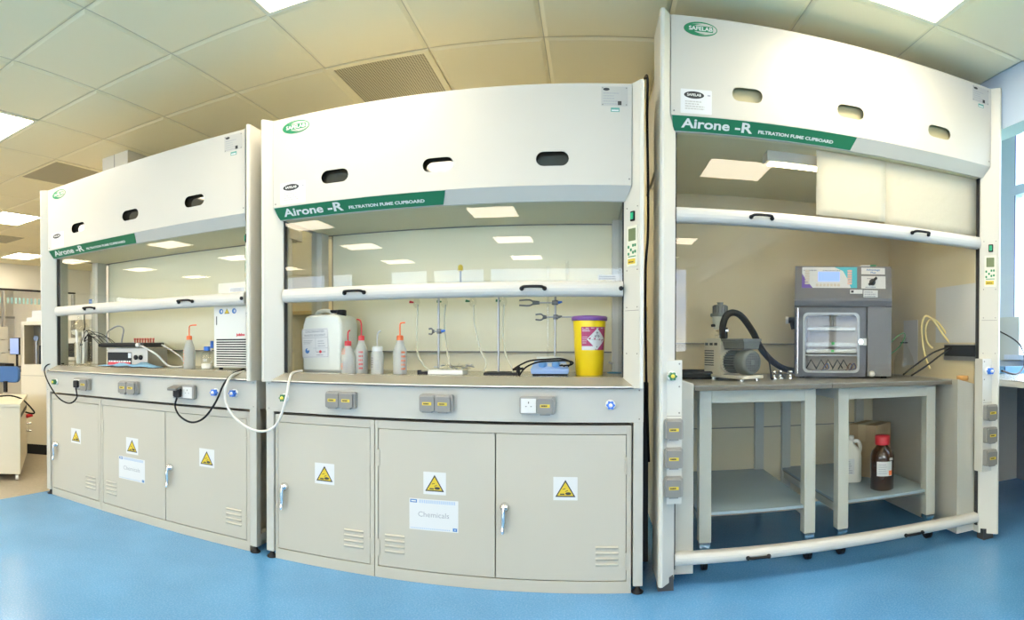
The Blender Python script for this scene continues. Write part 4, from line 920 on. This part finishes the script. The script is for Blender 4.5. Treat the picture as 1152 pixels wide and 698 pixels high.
m.cyl((cx_, .2, cz_+.09), (cx_, .2, cz_+.17), .008, M_rod, 10).cyl((cx_-.06, .2, cz_+.095), (cx_+.06, .2, cz_+.095), .006, M_rod, 8); m.build('shelf_rack', t)
m = MB(); Fk = FR((0, .039, 0)); m.fbox(Fk, cx_+.0, cx_+.018, cz_-.012, cz_+.004, 0, .002, mat('green_tag', (.05, .55, .08), .5)); m.build('green_tag', t); MB().fbox(Fk, cx_-.002, cx_+.016, cz_-.054, cz_-.042, 0, .002, MATS['green_tag']).build('green_tag', t)
m = MB(); R_ = random.Random(2)
for a in (-.12, -.06, -.02, .035, .07):
    m.tube([(cx_+a-.03, .05, cz_-.155), (cx_+a, .06, cz_-.10), (cx_+a+.03, .07, cz_-.15)], .004, M_black, 6)
for i in range(5): a = R_.uniform(-.06, .12); m.tube(sm([(cx_+a, .05, cz_-.15), (cx_+a+.02, .05, cz_-.12), (cx_+a+.03, .06, cz_-.15), (cx_+a-.01, .06, cz_-.16)], 4), .003, [mat('brown_wire', (.22, .08, .04), .5), M_blueink][i % 2], 6)
m.build('clips_and_wires', t)
# sloped control panel
d0 = Vector((0, -.012, oz(334))); d1 = Vector((0, .035, oz(297))); up = (d1-d0).normalized(); Fs = FR((0, -.012, oz(334)), (1, 0, 0), up); LL = (d1-d0).length
def sb_(py): return (334-py)/37*LL
m = MB(); m.rect(Fs, ox(901.7), ox(963.8), sb_(322.5), sb_(298.5), .001, M_paper)
m.flat(Fs, [(ox(901.7), sb_(322.5)), (ox(914), sb_(322.5)), (ox(907), sb_(314)), (ox(901.7), sb_(306))], .0015, mat('violet_print', (.14, .07, .36), .4))
m.flat(Fs, [(ox(963.8), sb_(322.5)), (ox(963.8), sb_(298.5)), (ox(938), sb_(298.5)), (ox(948), sb_(303)), (ox(953), sb_(312)), (ox(957), sb_(322.5))], .0015, mat('teal_print', (.05, .42, .52), .4))
m.lines(Fs, ox(903), ox(920), sb_(303), sb_(300), 1, M_gink, .002, 4); m.lines(Fs, ox(925), ox(948), sb_(303), sb_(301), 1, M_gink, .002, 7)
for i in range(6):
    for (c, mm) in ((907.5, mat('key_tan', (.55, .48, .38), .5)), (955.5, mat('key_salmon', (.70, .42, .34), .5))): m.bbox(Fs, ox(c-2.5), ox(c+2.5), sb_(317.5-i*2.9+1.0), sb_(317.5-i*2.9-1.2), .002, .0035, .002, mm)
for i in range(7): m.bbox(Fs, ox(919+i*4-1.5), ox(919+i*4+1.5), sb_(320.8), sb_(317.8), .002, .0035, .002, MATS['key_tan'])
m.build('control_panel', t)
MB().rect(Fs, ox(920), ox(944), sb_(315), sb_(304), .003, mat('blue_display', (.22, .34, .95), .3, emit=.55)).lines(Fs, ox(923), ox(941), sb_(312), sb_(307), 2, MATS['blue_display'], .0035, 3).build('display', t)
m = MB(); m.rect(Fs, ox(968.6), ox(995.4), sb_(306.5), sb_(298.8), .001, M_paper); m.text(Fs, 'Advantage', ox(982), sb_(301.3), .017, M_blueink, .002, .0004, 1.1, 'CENTER'); m.text(Fs, 'Plus', ox(982), sb_(304.6), .017, M_blueink, .002, .0004, 1.1, 'CENTER'); m.build('name_plate', t)
m = MB(); m.rect(Fs, ox(968.6), ox(996), sb_(323), sb_(308.5), .001, M_paper); m.lines(Fs, ox(973), ox(992), sb_(322), sb_(320), 1, M_gink, .002, 2); m.lines(Fs, ox(975), ox(990), sb_(312), sb_(310), 1, M_gink, .002, 5)
sw = m.build('switch_plate', t)
m = MB(); m.plate(Fs, ell(ox(981), sb_(316), .018, .018, 18), .001, .012, M_black); G = FR(Fs(ox(981), sb_(316), .012), (Fs.r+Fs.u*1.0), (Fs.u-Fs.r)); m.fbox(G, -.028, .034, -.006, .006, 0, .014, M_black); m.build('switch_knob', sw)
m = MB(); m.fbox(Fv, ox(956), ox(970), oz(329), oz(324.5), .014, .015, M_paper).fbox(Fv, ox(971), ox(987), oz(333), oz(325), .014, .015, M_paper); m.lines(Fv, ox(972), ox(986), oz(332.5), oz(325.5), 3, M_gink, .0155, 3); m.fbox(Fv, ox(957), ox(960), oz(328), oz(325.5), .015, .0155, M_bink); m.build('service_stickers', t)
MB().box(ox(968), ox(979), .07, .13, .652, .662, M_sockw).box(ox(979), ox(986), .07, .13, .652, .664, M_logog).build('fuse_holder', t)
MB().lathe([(.018, 0), (.018, .012), (.012, .022), (.010, .024)], M_sockw, Fv(ox(981), oz(419)), Fv.n, 18).lathe([(.009, .0225), (0, .0226)], M_black, Fv(ox(981), oz(419)), Fv.n, 14).build('vent_knob', t)
m = MB(); m.tube([(-Wv-.045, .12, oz(358)), (-Wv, .12, oz(358))], .018, M_black, 12).tube([(-Wv-.02, .12, oz(360)), (-Wv-.01, .12, oz(368))], .020, M_black, 12); po = m.build('vacuum_port', t); MB().cyl((-Wv-.062, .12, oz(358)), (-Wv-.045, .12, oz(358)), .022, M_sockw, 14).build('port_cap', po)
for x in (-.24, .24):
    for y in (.05, .40): MB().cyl((x, y, 0), (x, y, .013), .018, M_black, 12).build('foot', t)
# brown bottle, jug, carton on the lower shelf
ZS = .282
t = thing('reagent_bottle', 'big brown glass bottle with red cap on the lower shelf', 'bottle', (1.575, .40, ZS))
M_amb = mat('amber_glass', (.045, .018, .008), .12, spec=.8)
MB().lathe([(.055, 0), (.066, .006), (.067, .19), (.060, .215), (.036, .240), (.030, .250), (.030, .262)], M_amb, n=36).build('bottle_body', t)
MB().lathe([(.041, .252), (.042, .256), (.042, .298), (.038, .303), (0, .304)], mat('cap_red', (.62, .03, .04), .4), n=30).build('cap', t)
m = MB()
def wrap(m, r, b0, b1, a0, a1, mt, n=10):
    for i in range(n):
        p, q = a0+(a1-a0)*i/n, a0+(a1-a0)*(i+1)/n
        m.add([(r*math.sin(p), -r*math.cos(p), b0), (r*math.sin(q), -r*math.cos(q), b0), (r*math.sin(q), -r*math.cos(q), b1), (r*math.sin(p), -r*math.cos(p), b1)], [(0, 1, 2, 3)], mt)
wrap(m, .0675, .085, .165, -.95, .40, M_paper); wrap(m, .0680, .088, .115, .08, .40, M_org, 4); wrap(m, .0675, .17, .185, .15, .55, M_card, 4)
for i in range(5): wrap(m, .0680, .098+i*.012, .101+i*.012, -.8, -.1-.05*(i % 3), M_gink, 5)
m.build('label', t)
t = thing('plastic_jug', 'white plastic jug with moulded handle behind the brown bottle', 'jug', (1.50, .66, ZS), -.35)
M_jug = mat('white_hdpe', (.72, .70, .62), .4)
m = MB(); loft(m, [[(a*s_, b*s_*1.0, z) for a, b in rrect(0, 0, .13, .12, .03)] for s_, z in ((.94, 0), (1, .012), (1, .15), (.92, .18), (.62, .205), (.32, .225), (.28, .245))], M_jug); m.build('body', t)
MB().tube(sm([(.055, 0, .165), (.06, 0, .205), (.045, 0, .235), (.015, 0, .232)], 4), .012, M_jug, 10).build('handle', t)
MB().lathe([(.022, .243), (.024, .246), (.024, .268), (0, .270)], M_jug).build('cap', t)
m = MB(); Fj = FR((0, -.0605, 0)); m.rect(Fj, -.05, .02, .05, .14, .0005, M_paper); m.lines(Fj, -.045, .015, .055, .135, 6, M_gink, .001, 3); m.build('label', t)
t = thing('carton', 'brown cardboard carton behind the brown bottle', 'box', (1.70, .78, ZS), .62)
M_card2 = mat('cardboard', (.42, .30, .17), .8, noise=.08)
MB().box(-.11, .11, -.09, .09, 0, .32, M_card2).build('body', t, .003); MB().box(-.11, .11, -.02, .03, .320, .3212, mat('parcel_tape', (.50, .38, .22), .3)).box(-.111, -.110, -.02, .03, .22, .3212, mat('parcel_tape', (0, 0, 0))).build('tape', t)
# right part of table: flask, tubes, cables, ledge items
t = thing('glass_flask', 'big clear glass flask with dark collar on the table end', 'flask', (1.845, .62, ZT_))
MB().lathe([(.055, 0), (.060, .01), (.062, .09), (.05, .13), (.030, .17), (.018, .20), (.016, .235), (.020, .24), (.014, .238)], M_ware, n=30).build('flask_body', t); MB().lathe([(.024, .205), (.024, .212)], M_black).build('collar', t)
M_yt = mat('yellow_tubing', (.78, .62, .26), .4)
def ip(px, py, Y): return P(px, py, Y)
ytp = [(1073, 391, .38), (1062, 378, .42), (1050, 361, .46), (1041, 356, .48), (1037, 366, .50), (1038, 385, .50), (1041, 402, .48), (1046, 415, .44)]
cable([ip(*p) for p in ytp], .007, M_yt, 'yellow_tube', 'yellow tube looping out of black slot, outermost of the loop', 'tubing')
cable([ip(1075, 390, .39), ip(1065, 376, .43), ip(1054, 362, .47), ip(1046, 360, .49), ip(1041, 370, .51), ip(1043, 385, .51), ip(1049, 392, .50)], .007, M_yt, 'yellow_tube', 'yellow tube looping out of black slot, inner and shorter of the two', 'tubing')
cable([ip(1016, 422, .42), ip(1030, 411, .40), ip(1050, 397, .38), ip(1067, 391, .38)], .0055, M_rub, 'black_cable', 'upper of two black cables running up from the table to the slot', 'cable')
cable([ip(1025, 423, .40), ip(1042, 412, .38), ip(1058, 400, .36), ip(1072, 391, .36)], .0055, M_rub, 'black_cable', 'lower of two black cables running up from the table to the slot', 'cable')
cable([ip(1003, 385, .60), ip(1009, 379, .60), ip(1016, 375, .60), ip(1018, 379, .60), ip(1012, 390, .60), ip(1003, 398, .60)], .003, mat('green_wire', (.03, .30, .08), .4), 'green_cable', 'green wire looping beside the vacuum oven', 'cable')
xs_ = U3x[0]+1.8237-.088
t = thing('cable_port', 'black cable slot with metal rim in the right inner side', 'cable port', (xs_, .30, 1.06))
MB().box(-.006, -.0005, -.16, .14, -.03, .035, M_black).build('slot', t); MB().box(-.010, -.0005, -.16, .14, -.055, -.03, M_rod).box(-.010, -.0005, -.16, .14, .035, .040, M_rod).build('rim', t)
o = MB().box(-.0025, -.0005, -.18, .22, .0, .34, M_paper).build('white_patch', None, 0, (xs_, .32, 1.11)); tag(o, 'large white patch on the right inner side above cable slot', 'sheet')  # thin white rectangles set against the side panel, here and below
o = MB().box(-.0025, -.0005, 0, .18, 0, .30, M_paper).build('white_patch', None, 0, (xs_, .75, .96)); tag(o, 'smaller white patch on the right inner side behind the flask', 'sheet')
t = thing('tape_roll', 'roll of brown tape on the white duct below cable slot', 'tape', (xs_-.045, .20, .893+.0))
m = MB(); m.lathe([(.020, 0), (.034, 0), (.034, .028), (.020, .028), (.020, 0)], mat('brown_tape', (.55, .28, .08), .35), close=False); m.build('tape', t)
# paper taped over the upper sash
Fy = .124+U3x[1]
for i, (p0, p1, b, lb) in enumerate(((918, 996, 1.722, 'cream paper sheet covering middle of the upper right sash'), (995, 1100, 1.715, 'cream paper sheet covering the right end of upper right sash'))):
    xa_, xb_ = P(p0, 300, Fy).x, P(p1, 300, Fy).x; m = MB(); n = 8; vs = []
    for j in range(n+1):
        for k in range(n+1): vs.append((xa_+(xb_-xa_)*k/n, Fy+.003*i+.0025*math.sin(k*1.7+j*.9), b+(2.035-b)*j/n))
    m.add(vs, [(j*(n+1)+k, j*(n+1)+k+1, (j+1)*(n+1)+k+1, (j+1)*(n+1)+k) for j in range(n) for k in range(n)], mat('cream_paper', (.64, .58, .45), .75, bump=.15, bscale=25), True)
    o = m.build('paper_sheet'); s_ = o.modifiers.new('s', 'SOLIDIFY'); s_.thickness = .0006; tag(o, lb, 'paper')
# ---------------------------------------------------------------- between middle and right cupboards
cable([(.262, .30, 2.36), (.245, .22, 2.32), P(728.5, 88, .16), P(728, 130, .16), P(729, 200, .16), P(729, 260, .16), P(726.5, 300, .18), P(726, 345, .22), P(727, 420, .3), P(730, 520, .3)], .006, M_rub, 'black_cable', 'long black cable hanging down the gap beside the tall cupboard', 'cable')
# ---------------------------------------------------------------- right side bench and window bay
t = thing('window_bench', 'steel-topped bench in the window bay at the right edge', 'bench', (2.72, -.6, 0))
MB().box(-.57, .56, -1.8, 1.82, .862, .895, M_grey).box(-.57, .56, -1.8, 1.82, .895, .90, M_steel).build('bench_top', t, .002)
MB().box(.50, .56, -1.8, 1.82, .0, .862, mat('bench_back', (.20, .21, .23), .6)).build('back_panel', t)
for y in (-1.75, 1.7): MB().box(-.45, .50, y, y+.04, .0, .862, M_grey).build('side_panel', t)
t = thing('electrical_box', 'grey wall box with red switch and black plug beside window', 'switch box', (XW-.003, 1.31, 1.0))
xq = XW; Fb = FR((0, 0, 0), (0, -1, 0), (0, 0, 1))
t.location = (XW-.002, 1.55, 1.0)
MB().bbox(Fb, -.07, .42, -.03, .34, 0, .035, .006, mat('box_grey', (.42, .46, .48), .4)).build('box', t, .003)
MB().bbox(Fb, .0, .11, .10, .19, .035, .05, .008, M_red).build('red_switch', t); MB().bbox(Fb, -.03, .16, .235, .29, .035, .08, .012, M_black).build('plug', t)
cable([(XW-.09, 1.48, 1.26), (XW-.12, 1.35, 1.24), (3.0, .85, 1.12), (2.7, .45, .99), (2.30, .08, .93), (2.085, -.03, .955)], .006, M_rub, 'black_cable', 'black cable running from wall plug to the blue tap', 'cable')
o = MB().box(-.3, .3, -.25, .25, 0, .02, mat('blue_tray', (.15, .35, .60), .4)).box(-.3, .3, -.25, -.24, .02, .05, mat('blue_tray', (0, 0, 0))).box(-.3, -.29, -.25, .25, .02, .05, mat('blue_tray', (0, 0, 0))).build('blue_tray', None, .002, (2.95, .85, .90)); tag(o, 'blue tray on the window bench near the glass', 'tray')
t = thing('bare_tree', 'bare tree outside the window at the right edge', 'tree', (11.5, 5.2, -3.1))
MB().tube([(0, 0, 0), (.1, .1, 3), (0, .2, 6)], [.22, .16, .07], mat('bark', (.20, .17, .15), .9), 8).build('trunk', t)
R_ = random.Random(8); m = MB()
for i in range(60):
    z = R_.uniform(3, 7.5); a = R_.uniform(0, 2*pi); L_ = R_.uniform(.8, 2.2); p = Vector((.05, .15, min(z, 6))); q = p+Vector((math.cos(a)*L_*.6, math.sin(a)*L_*.6, L_*.5)); e = q+Vector((math.cos(a+.5)*L_*.5, math.sin(a+.5)*L_*.5, L_*.35)); m.tube([p, q, e], [.03, .018, .006], mat('bark', (0, 0, 0)), 5)
m.build('branches', t)
# ---------------------------------------------------------------- hall on the left
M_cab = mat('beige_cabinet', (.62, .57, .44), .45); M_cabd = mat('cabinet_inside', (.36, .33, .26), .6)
# pedestal (lab fridge) on castors
A = Vector((-4.72, .735, 0)); Bq = Vector((-4.09, .195, 0)); th = math.atan2(Bq.y-A.y, Bq.x-A.x)
def at_left(px, Y): return P(px, 400, Y).x
t = thing('pedestal_unit', 'beige castored pedestal with red catch at left edge', 'pedestal', (-3.87, .11, 0), .913)
# local: right-front vertical edge at the origin; front face runs to -x, right side face runs to +y
MB().box(-.75, 0, 0, .92, .055, .595, M_cab).box(-.76, .005, -.01, .93, .595, .62, M_cab).build('body', t, .004)
for x in (-.70, -.03):
    for y in (.04, .86): MB().cyl((x-.012, y, .028), (x+.012, y, .028), .028, M_sockw, 12).build('castor', t)
G = FR((.0, .70, .0), (0, 1, 0), (0, 0, 1)); m = MB(); m.fbox(G, -.6, .14, .50, .53, 0, .004, M_black); m.cyl(G(.08, .36, 0), G(.08, .36, .05), .010, M_chrome, 10).cyl(G(.08, .29, 0), G(.08, .29, .05), .010, M_chrome, 10); m.build('side_fittings', t)
m = MB(); m.cyl(G(.10, .42, .0), G(.10, .44, .06), .018, M_red, 10); m.build('red_catch', t)
cable([P(0, 446, .15), P(12, 445.5, .25), P(24, 449, .36), P(32, 456, .40), P(38.5, 464, .42), P(36, 465.5, .42), P(29, 464, .46)], .007, M_rub, 'black_cable', 'black cable curving over the beige pedestal at left edge', 'cable')
# tall glazed cabinet
t = thing('tall_cabinet', 'tall beige cabinet with open upper compartment left of the cupboards', 'cabinet', (-4.866, .788, 0), .52)
w_ = .32
def H_(py, hyp): return 1.0902-(py-387.5)/653*hyp
zt = H_(361, 5.85); zw0 = H_(409, 5.85); zw1 = H_(365, 5.85)
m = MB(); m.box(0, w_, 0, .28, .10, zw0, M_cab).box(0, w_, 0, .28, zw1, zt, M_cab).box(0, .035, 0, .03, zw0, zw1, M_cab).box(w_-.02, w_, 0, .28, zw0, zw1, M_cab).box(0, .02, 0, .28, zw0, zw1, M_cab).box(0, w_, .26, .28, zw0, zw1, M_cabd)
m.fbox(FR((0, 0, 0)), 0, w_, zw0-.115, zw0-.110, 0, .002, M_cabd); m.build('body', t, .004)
MB().box(0, w_, .01, .28, 0, .10, M_black).build('plinth', t);
MB().box(.05, .30, .03, .25, zt, zt+.04, M_sockw).box(.10, .28, .05, .22, zt+.04, zt+.11, M_sockw).build('top_tray', t)
o = thing('instrument', 'black instrument with round dial inside the tall beige cabinet', 'instrument', (-4.866, .83, zw0), .52)
MB().box(.15, .29, .02, .14, 0, .19, M_black).build('body', o, .004); MB().cyl((.12, .03, 0), (.12, .03, .25), .010, M_rod, 10).lathe([(.028, 0), (.028, .02)], mat('dial_blue', (.12, .16, .25), .3), (.12, .03, .26), (0, -1, 0)).build('dial_stand', o)
# far bench, monitor, instruments, chair
t = thing('far_bench', 'dark-topped bench in the far hall at left edge', 'bench', (-7.4, 2.55, 0))
MB().box(-1.75, 1.2, -.35, .45, .70, .74, mat('bench_top_dark', (.05, .05, .055), .4)).build('bench_top', t); MB().box(-1.7, 1.15, -.28, .4, .60, .70, mat('bench_rail', (.40, .38, .32), .5)).build('rail', t)
for x in (-1.7, -.3, 1.1): MB().box(x, x+.05, -.3, -.25, 0, .70, M_grey).box(x, x+.05, .35, .4, 0, .70, M_grey).build('leg', t)
yb_ = 2.45
for i in range(3):
    x1_ = P(9.5, 400, yb_+.4).x; x0_ = x1_-.5; z0_ = .74+i*.225
    t = thing('instrument_module', ['pale instrument box on the far bench, bottom of the stack', 'pale instrument box in the middle of the far stack', 'pale instrument box on top of the far stack'][i], 'instrument', ((x0_+x1_)/2, yb_+.2, z0_), 0, 'stacked instruments on the far bench'); w2 = (x1_-x0_)/2
    MB().box(-w2, w2, -.2, .2, 0, .215, mat('instrument_white', (.68, .67, .60), .4)).build('housing', t, .008); f = FR((0, -.2, 0)); m = MB(); m.fbox(f, w2*.3, w2*.8, .06, .12, 0, .003, M_cabd); m.fbox(f, -w2*.2, w2*.1, .14, .18, 0, .003, M_gink); m.build('front_controls', t)
ym = 2.6; x0_, x1_ = P(13.5, 400, ym).x, P(22.5, 400, ym).x
t = thing('monitor', 'computer monitor with pale blue screen on the far bench', 'monitor', ((x0_+x1_)/2-.03, ym, .74)); w2 = (x1_-x0_)/2
MB().box(-w2-.03, w2, 0, .03, .20, .47, M_black).build('bezel', t, .004); MB().box(-w2-.022, w2-.008, -.003, 0, .21, .46, mat('screen', (.30, .42, .85), .3, emit=.15)).build('screen', t); MB().box(-.08, .08, -.02, .12, 0, .012, M_black).box(-.02, .02, .03, .05, .012, .2, M_black).build('monitor_stand', t)
t = thing('keyboard_and_mouse_box', 'low black box in front of the far monitor', 'box', (x1_-.1, 2.35, .74)); MB().box(-.18, .2, -.08, .08, 0, .07, M_black).build('box', t, .01)
t = thing('swivel_chair', 'blue swivel chair under the far bench', 'chair', (-6.62, 1.55, 0), .4); M_cb = mat('chair_blue', (.05, .14, .36), .8)
MB().bbox(FR((0, .22, 0), (1, 0, 0), (0, -1, 0)), -.24, .24, -.0, .46, .42, .50, .06, M_cb).build('seat', t, .01)
MB().bbox(FR((0, .27, 0)), -.18, .18, .58, .80, -.06, 0, .06, M_cb).build('backrest', t, .01)
MB().cyl((0, 0, .10), (0, 0, .44), .03, M_rod, 12).box(-.02, .02, .2, .25, .45, .6, M_black).build('column', t)
for i in range(5): a = 2*pi*i/5; lg = MB().tube([(0, 0, .11), (.28*math.cos(a), .28*math.sin(a), .07)], [.022, .014], M_black, 8).build('leg', t); MB().lathe([(.028, -.012), (.028, .012)], M_black, (.28*math.cos(a), .28*math.sin(a), .028), (-math.sin(a), math.cos(a), 0), 12).build('castor', lg)
t = thing('notice_board', 'grey-framed white board seen through the far partition', 'board', (XL-2.88, 4.2, 1.0)); Fn = FR((0, 0, 0), (0, 1, 0), (0, 0, 1))
MB().fbox(Fn, 0, 2.2, 0, .75, 0, .02, M_paper).build('board', t); MB().holed(Fn, [[(-.05, -.05), (2.25, -.05), (2.25, .8), (-.05, .8)], [(0, 0), (2.2, 0), (2.2, .75), (0, .75)]], 0, .04, MATS['grey_frame']).build('frame', t)
# things seen through the left cupboard's side glass
yo = 1.75
t = thing('side_bench', 'pale bench behind the left cupboard seen through its glass', 'bench', (P(88, 400, yo).x, yo+.25, 0))
MB().box(-.75, .42, -.30, .3, .86, .90, M_grey).build('bench_top', t); MB().box(-.72, .40, -.25, .28, 0, .86, M_cab).build('cupboard_body', t)
xo = P(75, 400, yo).x
t = thing('microwave', 'white microwave with black window behind the glass beaker', 'microwave', (xo, yo+.2, .90)); MB().box(-.26, .24, -.2, .2, .01, .27, M_sockw).build('housing', t, .006); MB().box(-.22, .15, -.204, -.2, .05, .21, M_black).build('door_window', t)
t = thing('round_flask', 'round clear flask on top of the microwave', 'flask', (xo+.06, yo+.15, 1.17)); MB().lathe([(.03, 0), (.09, .03), (.115, .10), (.09, .17), (.03, .20), (.025, .26)], M_ware).build('flask_body', t); MB().lathe([(.05, .03), (.09, .05), (.10, .09), (.0, .091)], MATS['jerrycan_plastic']).build('contents', t)
t = thing('wall_rail', 'white rail with two hanging hooks behind the left cupboard', 'rail', (P(90, 400, 2.1).x, 2.1, 1.50)); MB().box(-.55, .85, 0, .05, -.10, .0, M_sockw).box(-.55, .85, -.01, .06, 0, .012, M_pgd).build('rail', t)
for x in (-.30, .12): MB().tube(sm([(x, 0, .03), (x, -.03, -.05), (x+.01, -.03, -.20), (x-.03, -.03, -.24)], 3), .008, M_pgd, 6).box(x-.03, x+.03, -.03, .01, .0, .05, M_pgd).build('hook', t)
for x in (-.5, .8): MB().box(x, x+.03, .01, .04, -.60, -.10, M_grey).build('post', t)
t = thing('dark_instrument', 'dark blue and black instrument tower behind the left cupboard', 'instrument', (P(109, 400, 1.8).x, 1.85, .90)); MB().box(-.10, .10, -.1, .1, 0, .32, M_black).build('body', t, .005); MB().box(-.05, .06, -.08, .08, .32, .55, mat('dark_blue', (.03, .06, .16), .4)).build('head', t, .004)
o = MB().fbox(FR((0, 0, 0)), -.16, .16, 0, .14, 0, .01, mat('blue_sign', (.04, .12, .38), .4)).build('blue_sign', None, 0, (P(111, 400, 2.09).x, 2.088, 1.50)); tag(o, 'small blue sign on the rail behind the left cupboard', 'sign')

M_dk = mat('dark_gap_shade', (.035, .035, .038), .6)  # added near-black panels: the shade of the narrow gaps put in as colour
for x0_, x1_, lb in ((.232, .288, 'narrow dark panel added as shade in the gap between middle and tall cupboard'), (-1.638, -1.578, 'narrow dark panel added as shade in the gap between left and middle cupboard')):
    o = MB().box(-(x1_-x0_)/2, (x1_-x0_)/2, 0, .03, 0, .90, M_dk).build('gap_shade_panel', None, .003, ((x0_+x1_)/2, .42, 0)); tag(o, lb, 'panel')
